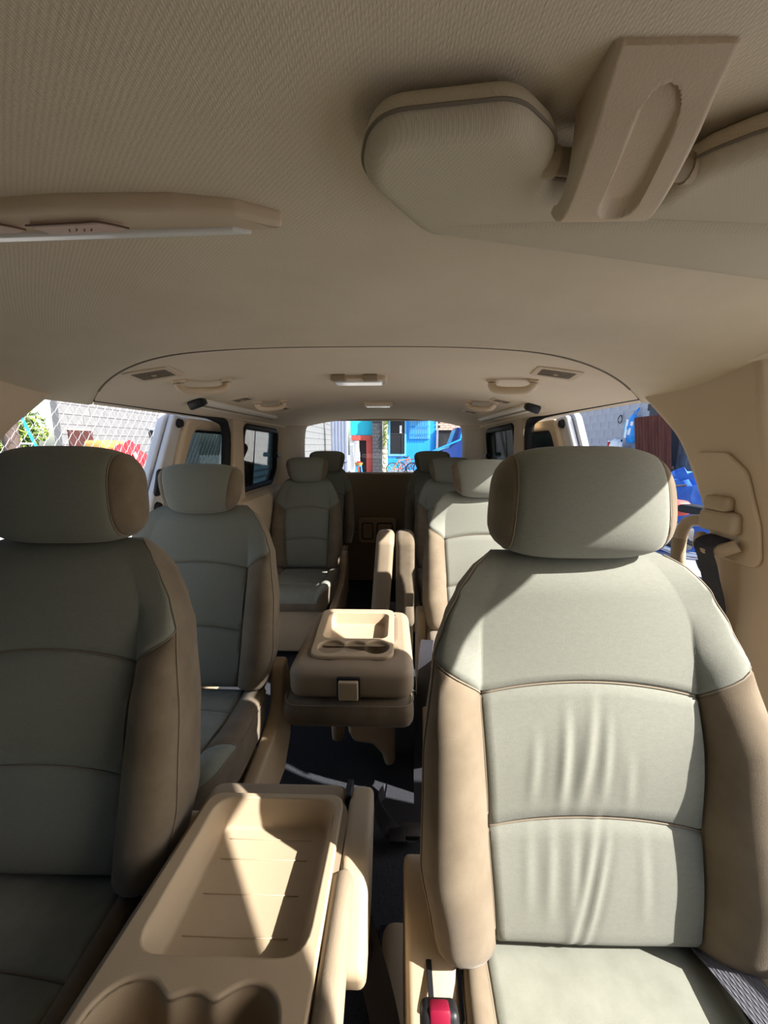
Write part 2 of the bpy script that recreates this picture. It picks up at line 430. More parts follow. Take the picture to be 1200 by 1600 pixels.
def headrest(parent, xf, wide, H, T, topk, seam_at=0.8):
    ss = [-1 + 0.0] + [-0.985, -0.95, -0.9, -0.85, -seam_at - 0.012, -seam_at, -seam_at + 0.012] + [(-0.72 + 1.44 * k / 14) for k in range(15)] + [seam_at - 0.012, seam_at, seam_at + 0.012, 0.85, 0.9, 0.95, 0.985, 1.0]
    n = 40; loops = []
    for s in ss:
        e = max(0.0, 1 - abs(s) ** 3.6) ** (1 / 2.6)
        loop = []
        for k in range(n):
            a = 2 * pi * k / n; ca = cos(a); sa = sin(a)
            rr = (abs(ca) ** 3.0 + abs(sa) ** 3.0) ** (-1 / 3.0)
            u = sa * rr * H / 2 * (0.25 + 0.75 * e if abs(s) < 1 else 0.25); nn = ca * rr * T / 2 * (0.2 + 0.8 * e if abs(s) < 1 else 0.2)
            if abs(abs(s) - seam_at) < 0.001: u *= 0.985; nn *= 0.965
            nn += -0.25 * T * (u / (H / 2)) ** 2 * (0.4 if u > 0 else 0.15)
            nn += 0.010 * (1 - s * s)
            x = s * wide / 2 * (1 + topk * u / (H / 2))
            loop.append((x, u, nn))
        loops.append(loop)
    V, F = loft_vf(loops, cap=True)
    i0 = min(range(len(ss)), key=lambda i: abs(ss[i] + seam_at)); i1 = min(range(len(ss)), key=lambda i: abs(ss[i] - seam_at))
    parts = {'c': [], 'l': [], 'r': []}
    for f in F[:-2]:
        i = min(f) // n; parts['l' if i < i0 else ('c' if i < i1 else 'r')].append(f)
    parts['l'].append(F[-2]); parts['r'].append(F[-1])
    objs = {}
    for tg, nm, mt in (('c', 'headrest', 'fabric'), ('l', 'headrest_side', 'velour'), ('r', 'headrest_side', 'velour')):
        faces = parts[tg]; used = sorted({k for f in faces for k in f}); mp = {k: i for i, k in enumerate(used)}
        objs[tg] = mesh(nm, [xf(*V[k]) for k in used], [tuple(mp[k] for k in f) for f in faces], mt, parent, 70)
    for i in (i0, i1):
        SV, SF = tube_vf([Vector(xf(*(p[0] * 1.004, p[1] * 1.012, p[2] * 1.012))) for p in loops[i]], 0.0015, 5, closed=True)
        mesh('headrest_piping', SV, SF, 'seam', parent, 60)

WT = [(0, .232), (.08, .246), (.22, .262), (.45, .258), (.62, .240), (.75, .222), (.86, .200), (.94, .180), (1, .150)]
ST = [(0, .150), (.3, .160), (.6, .168), (.8, .165), (1, .12)]
BT = [(0, .75), (.2, 1.0), (.5, .85), (.64, .38), (.74, .12), (.84, .0), (1, .0)]

def ridge(x, u, x0, slope, u0, u1, amp, sig, uc):
    t = (u - u0) / (u1 - u0)
    if t <= 0 or t >= 1: return 0
    d = x - (x0 + slope * (u - uc))
    return amp * sin(pi * t) * (math.exp(-(d / sig) ** 2) - 0.6 * math.exp(-((d - 1.6 * sig) / sig) ** 2))

def driver_wrinkles(x, u):
    s = 0
    for (x0, sl, u0, u1, am, sg) in ((-.055, .10, .20, .36, .006, .008), (-.028, .18, .20, .38, .005, .008), (.005, .12, .21, .35, .003, .007),
                                     (-.10, .10, .21, .33, .003, .008), (.045, .05, .2, .30, .002, .008),
                                     (.005, .28, .0, .20, .006, .007), (.028, .30, .0, .18, .005, .006), (-.03, .1, .03, .19, .003, .008),
                                     (-.065, .08, .05, .19, .003, .008), (-.10, .05, .06, .19, .002, .008), (.07, .05, .05, .18, .002, .008)):
        s += ridge(x, u, x0, sl, u0, u1, am * 0.55, sg, .2)
    return s

def seat(label, group, x, y, front, recline=15.0, width=1.0, wr=None, cushion=True, zb=0.43, L=None, Lc=0.50):
    L = L or (0.617 if front else 0.60)
    t = thing('passenger_seat' if not front else 'front_seat', label, 'seat', (x, y, 0), group=group)
    r = radians(recline)
    def xf(px, u, n): return (px * width, u * sin(r) - n * cos(r), zb + u * cos(r) + n * sin(r))
    V, P, S = pad(L, WT, ST, 0.062, 0.10, 0.185, 0.385, rtop=0.075, rbot=0.03, btab=BT, wr=wr, step=0.012 if wr else 0.022, ncol=84 if wr else 12)
    names = {'lower': 'lower_back_panel', 'middle': 'middle_back_panel', 'upper': 'upper_back_panel', 'bolsterR': 'back_bolster', 'bolsterL': 'back_bolster', 'cover': 'back_cover'}
    mats = {'lower': 'fabric', 'middle': 'fabric', 'upper': 'fabric', 'bolsterR': 'velour', 'bolsterL': 'velour', 'cover': 'velour'}
    emit(V, P, S, names, mats, t, xf)
    # headrest on two posts
    hh, hw, ht = (0.188, 0.296, 0.115) if front else (0.165, 0.262, 0.095)
    r2 = radians(recline - 7); hc = (0.699 if front else L + 0.048)
    base = Vector(xf(0, hc, -0.012 if front else 0.0))
    def xh(px, u, n): return (px, base.y + u * sin(r2) - n * cos(r2), base.z + u * cos(r2) + n * sin(r2))
    headrest(t, xh, hw, hh, ht, -0.05 if front else 0.13)
    for s in (-1, 1):
        px = s * (0.06 if front else 0.05)
        a = xf(px, L - 0.045, -0.05); b = xf(px, hc - 0.0, -0.035)
        tube('headrest_post', [a, b], 0.006, 'chrome', t, 10)
        c = xf(px, L + 0.000, -0.034)
        mobj('post_guide', rbox_me((0.034, 0.026, 0.022), 0.008, 3), 'beige', t, 40, c, (-r, 0, 0))
    if cushion:
        CW = [(0, .225), (.2, .245), (.7, .25), (.9, .235), (1, .19)]; CS = [(0, .165), (.5, .175), (1, .16)]
        if front: CW = [(0, .195), (.2, .205), (.7, .225), (.9, .22), (1, .19)]; CS = [(0, .165), (.5, .172), (1, .16)]
        def xc(px, u, n):
            k = u / Lc
            return (px * width, 0.045 - u, zb - 0.015 + n + 0.035 * k)
        V, P, S = pad(Lc, CW, CS, 0.028, 0.12, 0.17 * Lc / 0.5, 0.38 * Lc / 0.5, rtop=0.06, rbot=0.03, arch=-0.012, rise=-0.03, belly=0.006)
        nm = {'lower': 'cushion_panel', 'middle': 'cushion_panel', 'upper': 'cushion_front', 'bolsterR': 'cushion_bolster', 'bolsterL': 'cushion_bolster', 'cover': 'cushion_cover'}
        ms = {'lower': 'velour_seat', 'middle': 'velour_seat', 'upper': 'velour_seat', 'bolsterR': 'velour', 'bolsterL': 'velour', 'cover': 'velour'}
        emit(V, P, S, nm, ms, t, xc, 'cushion_piping')
        # plastic side shields, pedestal, rails
        out = fillet([(-0.40, 0.16), (0.02, 0.13), (0.12, 0.20), (0.155, 0.40), (0.12, 0.46), (0.03, 0.455), (-0.06, 0.43), (-0.20, 0.40), (-0.42, 0.36)] if front else [(-0.40, 0.16), (0.02, 0.13), (0.12, 0.20), (0.155, 0.40), (0.12, 0.50), (0.05, 0.49), (0.02, 0.37), (-0.08, 0.33), (-0.42, 0.31)], 0.03)
        for s in (-1, 1):
            plate('side_shield', out, 'beige', t, th=0.075 if front else 0.042, bev=0.010, fn=lambda a, b, c, s=s: (s * (0.248 if front else 0.262) * width + c, a * Lc / 0.5, b))
        if front:
            for s in (-1, 1):
                rbox('shield_slot', (0.008, 0.055, 0.004), 'black_plastic', t, 0.001, 1, (s * 0.252 * width, -0.045, 0.4405), rot=None)
        rbox('seat_pedestal', (0.40 * width, 0.80 * Lc, 0.26), 'beige', t, 0.02, 3, (0, -0.38 * Lc, 0.16))
        for s in (-1, 1): rbox('floor_rail', (0.035, 1.04 * Lc, 0.032), 'dark_metal', t, 0.004, 2, (s * 0.19 * width, -0.36 * Lc, 0.016))
    else:
        rbox('seat_pedestal', (0.38 * width, 0.16, 0.42), 'beige_dark', t, 0.02, 3, (0, 0.02, 0.21))
    return t

# ================================================================== THE VAN SHELL
def ceil_z(x, y):
    zc = 1.412 + 0.012 * max(0, min(1, (y - 0.9) / 2.2))
    if y < 0.35: zc -= 0.035 * ((0.35 - y) / 0.35) ** 2
    a = abs(x)
    k = max(0.0, min(1.0, (y - 0.55) / 0.40)); k = k * k * (3 - 2 * k)
    z = zc - (0.027 + 0.033 * k) * (a / 0.65) ** 3
    if y > 2.75: z -= 0.012 * ((y - 2.75) / 0.55) ** 2.2
    return z

def seam_y(x):
    a = abs(x)
    return 0.90 + 0.13 * max(0, (a - 0.36) / 0.32) ** 2.0

def wall_x(z):                 # inner face of the side wall (tumblehome above the belt line)
    return 0.82 - max(0, z - 0.85) * 0.125 if z > 0.85 else 0.82

floor = thing('floor', 'dark charcoal carpeted van floor', 'floor', kind='structure')
NX, NY = 34, 60
V = []; F = []
for j in range(NY + 1):
    for i in range(NX + 1):
        x = -0.86 + 1.72 * i / NX; y = -0.55 + 3.9 * j / NY
        V.append((x, y, 0.004 * sin(7 * x + 2 * y) * sin(3 * y)))
for j in range(NY):
    for i in range(NX):
        a = j * (NX + 1) + i; F.append((a, a + 1, a + NX + 2, a + NX + 1))
mesh('carpet', V, F, 'carpet', floor, 40)
rbox('floor_pan', (1.76, 3.95, 0.10), 'black_rubber', floor, 0.01, 1, (0, 1.41, -0.075))
for s in (-1, 1):
    rbox('door_sill', (0.10, 1.2, 0.03), 'beige_dark', floor, 0.01, 2, (s * 0.83, 1.5, 0.01))

ceiling = thing('ceiling', 'beige woven headliner with a seam behind the front row', 'ceiling', kind='structure')
def liner(name, m, ys, x1, lift=0.0, th=0.012, nx=60, n=70):
    V = []; F = []
    for layer in (0, 1):
        for j in range(n + 1):
            for i in range(nx + 1):
                x = -x1 + 2 * x1 * i / nx; ya, yb = ys(x); y = ya + (yb - ya) * j / n
                e = 0
                if lift == 0 and layer == 0:                    # rolled rear edge of the front panel
                    dd = (yb - y); e = 0.004 * max(0, 1 - dd / 0.012) ** 2
                V.append((x, y, ceil_z(x, y) + lift + e + layer * th))
    st = (nx + 1) * (n + 1)
    for j in range(n):
        for i in range(nx):
            a = j * (nx + 1) + i; F.append((a, a + nx + 1, a + nx + 2, a + 1)); a += st; F.append((a, a + 1, a + nx + 2, a + nx + 1))
    for i in range(nx):
        F.append((i, i + 1, i + 1 + st, i + st)); b = n * (nx + 1) + i; F.append((b, b + st, b + st + 1, b + 1))
    for j in range(n):
        a = j * (nx + 1); F.append((a, a + st, a + st + nx + 1, a + nx + 1)); a += nx; F.append((a, a + nx + 1, a + nx + 1 + st, a + st))
    return mesh(name, V, F, m, ceiling, 60)
liner('front_headliner', 'headliner', lambda x: (0.02, seam_y(x)), 0.775)
liner('rear_headliner', 'headliner_rear', lambda x: (seam_y(x) + 0.0035, 3.34), 0.775, lift=0.003)
# roof skin above the liner
V = []; F = []
for j in range(21):
    for i in range(17):
        x = -0.86 + 1.72 * i / 16; y = -0.02 + 3.45 * j / 20
        V.append((x, y, ceil_z(x * 0.9, min(y, 2.8)) + 0.045))
for j in range(20):
    for i in range(16):
        a = j * 17 + i; F.append((a, a + 1, a + 18, a + 17))
mesh('roof_skin', V, F, 'white_paint', ceiling, 60)
tube('seam_welt', [(x / 50 * 0.70, seam_y(x / 50 * 0.70) + 0.0015, ceil_z(x / 50 * 0.70, 0.95) + 0.004) for x in range(-50, 51)], 0.003, 'seam', ceiling, 6)

def side(s, name):
    root = thing(name, ('driver side' if s > 0 else 'passenger side') + ' inner wall of the van with beige pillars and open sliding doorway', 'wall', kind='structure')
    fn = lambda a, b, c: (s * (wall_x(b) + c), a, b)
    # roof side header above the doorway and windows
    hdr = [(0.66, 1.385), (0.66, 1.355), (0.9, 1.338), (1.1, 1.332), (2.0, 1.330), (2.9, 1.322), (3.3, 1.30), (3.3, 1.385)]
    plate('roof_side_header', hdr, 'headliner_rear', root, th=0.06, bev=0.008, fn=fn)
    # header over the front door; unseen lower edge shaped to cut the sun
    plate('front_door_header', [(0.0, 1.42), (-0.35, 1.22), (-0.72, 1.0), (-0.60, 0.93), (-0.27, 1.07), (0.0, 1.18), (0.12, 1.235), (0.22, 1.282), (0.32, 1.325), (0.38, 1.35), (0.44, 1.366), (0.72, 1.368), (0.72, 1.42)], 'black_rubber', root, th=0.04, bev=0.006, fn=lambda a, b, c: (s * (wall_x(b) + 0.015 + c), a, b))
    # B pillar
    dy = -0.11 if s < 0 else 0.0
    bp = fillet([(0.735, 1.375, 0), (0.72, 1.24), (0.66, 0.92), (0.60, 0.30), (0.63, -0.02), (0.93 + dy, -0.02), (0.90 + dy, 0.35), (0.815 + dy, 0.85, .3), (0.860 + dy, 1.05, .3), (0.935 + dy, 1.21, 0.25), (1.10 + dy, 1.345, 0), (1.0, 1.375, 0)], 0.03, 8)
    plate('b_pillar_trim', bp, 'pillar_trim', root, th=0.075, bev=0.018, bres=4, fn=lambda a, b, c: (s * (wall_x(b) + 0.02 + c), a, b))
    rbox('door_seal', (0.03, 0.13, 0.68), 'black_rubber', root, 0.01, 2, (s * 0.835, 0.67, 1.03), rot=None)
    # C pillar
    cp = fillet([(2.02, 1.345, 0), (2.02, -0.02, 0), (2.20, -0.02, 0), (2.16, 1.345, 0)], 0)
    plate('c_pillar_trim', cp, 'pillar_trim', root, th=0.06, bev=0.012, bres=3, fn=lambda a, b, c: (s * (wall_x(b) + 0.012 + c), a, b))
    # door weatherstrip
    ws = catmull([(1.10, 1.325), (1.5, 1.325), (1.88, 1.318), (1.97, 1.28), (1.995, 1.15), (2.0, 0.9), (2.0, 0.1)], 8)
    wsv = [tuple(v) for v in ws]
    tube('weatherstrip', [(s * (wall_x(q[1]) - 0.002), q[0], q[1]) for q in wsv], [0.005 + 0.018 * max(0, min(1, (q[0] - 1.75) / 0.2)) for q in wsv], 'black_rubber', root, 10)
    # quarter panel with window opening
    outer = [(2.14, -0.02), (3.34, -0.02), (3.34, 1.345), (2.12, 1.345)]
    hole = fillet([(2.20, 0.93), (2.78, 0.93), (2.86, 1.02), (2.84, 1.30), (2.20, 1.31)], 0.06, 6)
    plate('quarter_panel', outer, 'pillar_trim', root, holes=[hole], th=0.05, bev=0.008, fn=lambda a, b, c: (s * (wall_x(b) + 0.02 + c), a, b))
    ring = offset_loop(hole, 0.002)
    tube('window_gasket', [(s * (wall_x(p[1]) + 0.004), p[0], p[1]) for p in ring], 0.020, 'black_rubber', root, 8, closed=True)
    tube('window_divider', [(s * (wall_x(0.94) + 0.03), 2.47, 0.93), (s * (wall_x(1.3) + 0.03), 2.46, 1.31)], 0.013, 'black_rubber', root, 8)
    rbox('window_latch', (0.03, 0.07, 0.03), 'black_plastic', root, 0.008, 2, (s * 0.765, 2.83, 1.12))
    # lower quarter trim with a ledge
    loops = []
    for y in (2.10, 2.13, 2.4, 2.8, 3.2, 3.3):
        k = 0.02 if y in (2.10,) else 0
        prof = [(0.80, 0.0), (0.72 + k, 0.0), (0.725 + k, 0.55), (0.70 + k, 0.72), (0.705 + k, 0.83), (0.73 + k, 0.885), (0.775, 0.905), (0.80, 0.91)]
        loops.append([(s * a, y, b) for a, b in prof])
    V, F = loft_vf(loops); mesh('quarter_trim', V, F, 'pillar_trim', root, 35)
    # D pillar corner
    dp = []
    for z in (0.86, 0.95, 1.05, 1.15, 1.25, 1.33, 1.38):
        xo = wall_x(z); ri = 0.665 - 0.02 * max(0, (z - 1.15) / 0.2) ** 2
        dp.append([(s * a, b, z) for a, b in ((xo + .02, 2.84), (xo - 0.008, 2.86), (xo - 0.03, 2.95), (xo - 0.065, 3.08), (ri + 0.02, 3.20), (ri, 3.28), (ri + 0.01, 3.33), (xo + .02, 3.33))])
    V, F = loft_vf(dp); mesh('d_pillar_trim', V, F, 'pillar_trim', root, 50)
    # front door lower trim and sill, unseen; top lowered to let sun in
    rbox('front_door_trim', (0.06, 1.15, 0.68), 'beige', root, 0.02, 3, (s * 0.85, 0.06, 0.32))
    rbox('front_door_armrest', (0.07, 0.45, 0.06), 'beige_dark', root, 0.02, 3, (s * 0.80, 0.12, 0.52))
    # A pillar
    tube('a_pillar_trim', [(s * 0.66, 0.0, 1.375), (s * 0.72, -0.30, 1.20), (s * 0.79, -0.62, 0.98)], 0.04, 'pillar_trim', root, 10)
    return root
wall_left = side(-1, 'wall_left')
wall_right = side(1, 'wall_right')

# front bulkhead below the windscreen
wf = thing('wall_front', 'front bulkhead and dashboard of the van', 'wall', kind='structure')
rbox('bulkhead', (1.66, 0.06, 0.95), 'black_plastic', wf, 0.01, 2, (0, -0.55, 0.46))
rbox('dashboard', (1.60, 0.34, 0.30), 'beige_dark', wf, 0.06, 4, (0, -0.42, 0.80))
tube('windscreen_header', [(-0.68, 0.0, 1.37), (-0.4, -0.03, 1.385), (0, -0.04, 1.39), (0.4, -0.03, 1.385), (0.68, 0.0, 1.37)], 0.03, 'headliner', wf, 8)

# front glass: windscreen and passenger window, unseen; dark film added to dim cabin
ws_ = mesh('window_4', [(-0.80, -0.66, 0.95), (0.80, -0.66, 0.95), (0.68, 0.0, 1.385), (-0.68, 0.0, 1.385), (-0.80, -0.665, 0.952), (0.80, -0.665, 0.952), (0.68, -0.005, 1.388), (-0.68, -0.005, 1.388)],
           [(0, 1, 2, 3), (7, 6, 5, 4), (0, 4, 5, 1), (1, 5, 6, 2), (2, 6, 7, 3), (3, 7, 4, 0)], 'glass_screen', None, 0)
tag(ws_, 'raked windscreen with dark film added to dim the cabin', 'window', kind='structure')
pw_ = plate('window_5', [(-0.50, 0.72), (0.62, 0.72), (0.62, 1.32), (-0.05, 1.32), (-0.50, 1.02)], 'glass_tint', None, th=0.004, bev=0.001, fn=lambda a, b, c: (-(wall_x(b) + 0.03 + c), a, b))
tag(pw_, 'front passenger window with dark film added to dim the cabin', 'window', kind='structure')

# tailgate
tg = thing('wall_rear', 'tailgate with rear window, dark lower trim and pull handle', 'wall', kind='structure')
hole = fillet([(-0.70, 0.965), (0.70, 0.965), (0.665, 1.40), (-0.665, 1.40)], 0.13, 8)
plate('tailgate_frame', [(-0.84, -0.06), (0.84, -0.06), (0.80, 1.44), (-0.80, 1.44)], 'pillar_trim', tg, holes=[hole], th=0.05, bev=0.012, bres=3, fn=lambda a, b, c: (a, 3.345 + c, b))
plate('tailgate_trim', fillet([(-0.70, 0.46), (0.70, 0.46), (0.70, 0.958), (-0.70, 0.958)], 0.03), 'tailgate', tg, th=0.03, bev=0.01, fn=lambda a, b, c: (a, 3.312 + c, b))
plate('tailgate_lower_trim', fillet([(-0.70, 0.0), (0.70, 0.0), (0.70, 0.45), (-0.70, 0.45)], 0.03), 'tailgate', tg, th=0.05, bev=0.012, fn=lambda a, b, c: (a, 3.305 + c, b))
hp = plate('pull_handle_panel', fillet([(-0.215, 0.35), (0.115, 0.35), (0.115, 0.575), (-0.215, 0.575)], 0.035), 'beige', tg, th=0.02, bev=0.006, fn=lambda a, b, c: (a, 3.272 + c, b))
for x0, x1 in ((-0.185, -0.085), (-0.055, 0.085)):
    plate('recess_shade', fillet([(x0, 0.385), (x1, 0.385), (x1, 0.535), (x0, 0.535)], 0.02), 'dark_hole', hp, th=0.006, bev=0.002, fn=lambda a, b, c: (a, 3.262 + c, b))  # dark plate stands in for the shade around the flap
    plate('pull_handle_flap', fillet([(x0 + .009, 0.394), (x1 - .009, 0.394), (x1 - .009, 0.524), (x0 + .009, 0.524)], 0.015), 'beige', hp, th=0.010, bev=0.004, fn=lambda a, b, c: (a, 3.258 + c, b))

win = plate('window_1', offset_loop(hole, -0.012), 'glass_clear', None, th=0.004, bev=0.001, fn=lambda a, b, c: (a, 3.36 + c, b))
tag(win, 'clear rear window of the tailgate', 'window', kind='structure')
for i, s in ((2, -1), (3, 1)):
    q = offset_loop(fillet([(2.20, 0.93), (2.78, 0.93), (2.86, 1.02), (2.84, 1.30), (2.20, 1.31)], 0.06, 6), -0.012)
    wn = plate('window_%d' % i, q, 'glass_tint' if s < 0 else 'glass_dark', None, th=0.004, bev=0.001, fn=lambda a, b, c, s=s: (s * (wall_x(b) + 0.022 + c), a, b))
    tag(wn, ('tinted rear quarter window on the passenger side' if s < 0 else 'dark tinted rear quarter window on the driver side'), 'window', kind='structure')

# sliding doors, slid back outside the body
def sliding_door(n, s, y0, label):
    d = thing('door_%d' % n, label, 'door', kind='structure')
    xo = lambda z: 0.985 - max(0, z - 0.85) * 0.16
    y1 = y0 + 1.05
    # white outer shell with window hole
    hole = fillet([(y0 + 0.17, 0.93), (y1 - 0.12, 0.93), (y1 - 0.12, 1.27), (y0 + 0.30, 1.275)], 0.08, 6)
    outer = fillet([(y0, -0.12), (y1, -0.12), (y1, 1.345), (y0 + 0.16, 1.345), (y0 + 0.02, 0.95, 0.3)], 0.05, 6)
    plate('door_shell', outer, 'white_paint', d, holes=[hole], th=0.035, bev=0.008, fn=lambda a, b, c: (s * (xo(b) + c), a, b))
    # white jamb with its return edge
    jamb = fillet([(y0 + 0.012, -0.10), (y0 + 0.15, -0.10), (y0 + 0.15, 0.90), (y0 + 0.30, 1.325), (y0 + 0.17, 1.33), (y0 + 0.03, 0.95, .3)], 0.02, 4)
    plate('door_jamb', jamb, 'white_paint', d, th=0.03, bev=0.01, fn=lambda a, b, c: (s * (xo(b) - 0.035 + c), a, b))
    # beige inner trim around the window
    hole2 = offset_loop(hole, 0.004)
    tr = fillet([(y0 + 0.11, -0.08), (y1 - 0.04, -0.08), (y1 - 0.04, 1.32), (y0 + 0.235, 1.32), (y0 + 0.12, 0.95, 0.2)], 0.05, 6)
    plate('door_trim', tr, 'pillar_trim', d, holes=[hole2], th=0.05, bev=0.016, bres=3, fn=lambda a, b, c: (s * (xo(b) - 0.05 + c), a, b))
    tube('window_gasket', [(s * (xo(p[1]) - 0.045), p[0], p[1]) for p in hole2], 0.012, 'black_rubber', d, 8, closed=True)
    plate('window_pane', offset_loop(hole, -0.01), 'glass_dark' if s > 0 else 'glass_tint', d, th=0.004, bev=0.001, fn=lambda a, b, c: (s * (xo(b) - 0.01 + c), a, b))
    lt = plate('latch_plate', fillet([(y0 + 0.048, 0.985), (y0 + 0.092, 0.985), (y0 + 0.105, 1.10), (y0 + 0.061, 1.10)], 0.02), 'black_plastic', d, th=0.012, bev=0.004, fn=lambda a, b, c: (s * (xo(b) - 0.052 + c), a, b))
    plate('latch_slot', fillet([(y0 + 0.064, 1.02), (y0 + 0.078, 1.02), (y0 + 0.084, 1.075), (y0 + 0.070, 1.075)], 0.006), 'chrome', lt, th=0.006, bev=0.001, fn=lambda a, b, c: (s * (xo(b) - 0.058 + c), a, b))
    for (yy, zz) in ((y0 + 0.20, 1.295), (y0 + 0.075, 0.94)):
        m = bmesh.new(); bmesh.ops.create_cone(m, cap_ends=True, segments=16, radius1=0.022, radius2=0.016, depth=0.018)
        mobj('rubber_bumper', bm_mesh(m), 'black_rubber', d, 40, (s * (xo(zz) - 0.058), yy, zz), (0, -s * pi / 2, 0))
    tube('door_handle', [(s * (xo(.8) - 0.08), y0 + 0.20, 0.76), (s * (xo(.8) - 0.11), y0 + 0.20, 0.78), (s * (xo(.8) - 0.11), y0 + 0.20, 0.92), (s * (xo(.8) - 0.08), y0 + 0.20, 0.94)], 0.012, 'black_plastic', d, 8)
    return d
sliding_door(1, -1, 1.52, 'white sliding door on the passenger side, slid back, with beige trim and tinted window')
sliding_door(2, 1, 1.62, 'white sliding door on the driver side, slid back, with beige trim and dark window')

# ================================================================== SEATS
seat('olive grey driver seat in bright sun with wrinkled backrest', 'front row seats', 0.405, 0.47, True, 14.5, 1.03, wr=driver_wrinkles)
seat('shaded front passenger seat beside the big centre tray', 'front row seats', -0.55, 0.545, True, 14.5)
seat('second row seat on the passenger side, right behind the shaded front seat', 'second row seats', -0.55, 1.09, False, 15, Lc=0.42)
seat('second row seat on the driver side with sun across headrest and backrest', 'second row seats', 0.475, 1.50, False, 15)
seat('third row seat on the passenger side, facing forward beside the quarter window', 'third row seats', -0.475, 2.40, False, 10, 0.88, zb=0.40)
seat('third row seat on the driver side, mostly hidden behind the sunlit second row seat', 'third row seats', 0.455, 2.40, False, 10, 0.88, zb=0.40)
seat('rearmost seat on the passenger side against the tailgate', 'fourth row seats', -0.425, 2.90, False, 8, 0.8, cushion=False)
seat('rearmost seat on the driver side against the tailgate', 'fourth row seats', 0.385, 2.90, False, 8, 0.8, cushion=False)

# ---- front centre seat folded down as a tray
def resample(loop, d):
    P = [Vector(p) for p in loop]; P.append(P[0]); acc = [0.0]
    for a, b in zip(P, P[1:]): acc.append(acc[-1] + (b - a).length)
    n = max(8, int(acc[-1] / d)); out = []; k = 0
    for i in range(n):
        t = acc[-1] * i / n
        while acc[k + 1] < t: k += 1
        f = (t - acc[k]) / max(1e-9, acc[k + 1] - acc[k]); out.append(tuple(P[k].lerp(P[k + 1], f)))
    return out

def circle_union(cs, n=26):
    x0 = min(c[0] - c[2] for c in cs); x1 = max(c[0] + c[2] for c in cs); top = []; bot = []
    for k in range(n * 3 + 1):
        x = x0 + (x1 - x0) * (0.5 - 0.5 * cos(pi * k / (n * 3)))
        ys = [(c[1] + sqrt(max(0, c[2] ** 2 - (x - c[0]) ** 2)), c[1] - sqrt(max(0, c[2] ** 2 - (x - c[0]) ** 2))) for c in cs if abs(x - c[0]) <= c[2] + 1e-9]
        if not ys: continue
        top.append((x, max(y[0] for y in ys))); bot.append((x, min(y[1] for y in ys)))
    L_ = resample(bot + top[::-1][1:-1], 0.003)
    for _ in range(28): L_ = [tuple((Vector(L_[i - 1]) + 2 * Vector(L_[i]) + Vector(L_[(i + 1) % len(L_)])) / 4) for i in range(len(L_))]
    return L_

con = thing('folded_center_seat', 'big beige tray of the folded front centre seat with cup holders and sun streak', 'console', (-0.135, 0.319, 0.58), (radians(-9.6), 0, 0))
tray = fillet([(-0.102, 0.055), (0.116, 0.055), (0.120, 0.315), (-0.108, 0.315)], 0.036, 6)
cups = circle_union([(-0.072, -0.012, 0.044), (-0.004, -0.008, 0.029), (0.062, -0.012, 0.042)])
out = fillet([(-0.131, -0.09), (0.134, -0.09), (0.132, 0.330), (-0.131, 0.330)], 0.03, 6)
plate('tray_plate', out, 'beige', con, holes=[tray, cups], th=0.012, bev=0.004, bres=3, loc=(0, 0, -0.006))
tub('tray', tray, 0.042, 'beige', con, 0.018, 0.008, z0=-0.004)
for yy in (0.115, 0.175, 0.235, 0.275):
    rbox('tray_rib', (0.15, 0.0025, 0.0016), 'beige', con, 0.0006, 1, (0.004, yy, -0.0455))
tub('cup_holder', cups, 0.05, 'beige', con, 0.0, 0.001, z0=-0.004)
body = fillet([(-0.146, -0.10), (0.138, -0.10), (0.136, 0.376), (-0.144, 0.376)], 0.03, 6)
plate('backrest_shell', body, 'leather', con, holes=[offset_loop(tray, -0.01), offset_loop(cups, -0.006)], th=0.085, bev=0.014, bres=3, loc=(0, 0, -0.0515))
rbox('cushion', (0.285, 0.44, 0.10), 'velour', con, 0.03, 4, (-0.004, 0.14, -0.16))
rbox('seat_pedestal', (0.22, 0.34, 0.22), 'beige_dark', con, 0.02, 3, (0, 0.16, -0.33), rot=(0, 0, 0))
hb = plate('hinge_arm', fillet([(0.36, 0.0), (0.375, -0.05), (0.28, -0.16), (0.14, -0.15), (0.115, -0.10), (0.17, -0.03), (0.20, -0.005)], 0.022), 'beige', con, th=0.046, bev=0.012, bres=3, fn=lambda a, b, c: (0.165 + c, a, b))
rbox('hinge_slot', (0.014, 0.05, 0.02), 'black_plastic', con, 0.003, 1, (0.139, 0.350, -0.010))
tube('side_bolster', [(0.150, 0.185, -0.022), (0.150, 0.17, -0.016), (0.152, 0.05, -0.014), (0.156, -0.10, -0.014)], [0.010, 0.016, 0.018, 0.019], 'leather', con, 12)

# ---- second row centre seat folded down
fs = thing('folded_center_seat', 'folded second row centre seat with latch and three small cup holders', 'console', (-0.035, 1.06, 0.55))
tr2 = fillet([(-0.112, 0.140), (0.105, 0.140), (0.108, 0.335), (-0.118, 0.335)], 0.03, 6)
cp2 = circle_union([(-0.076, 0.085, 0.042), (0.000, 0.088, 0.036), (0.072, 0.085, 0.042)])
plate('tray_plate', fillet([(-0.135, 0.026), (0.128, 0.026), (0.130, 0.372), (-0.150, 0.372)], 0.04, 6), 'beige', fs, holes=[tr2, cp2], th=0.014, bev=0.004, bres=3, loc=(0, 0, 0.001))
tub('tray', tr2, 0.040, 'beige', fs, 0.012, 0.008, z0=0.004)
tub('cup_holder', cp2, 0.06, 'beige', fs, 0.001, 0.001, z0=0.004)
plate('backrest_pad', fillet([(-0.190, -0.035), (0.190, -0.035), (0.186, 0.39), (-0.180, 0.39)], 0.05, 8), 'leather', fs, holes=[offset_loop(tr2, -0.008), offset_loop(cp2, -0.005)], th=0.10, bev=0.028, bres=4, loc=(0, 0, -0.052))
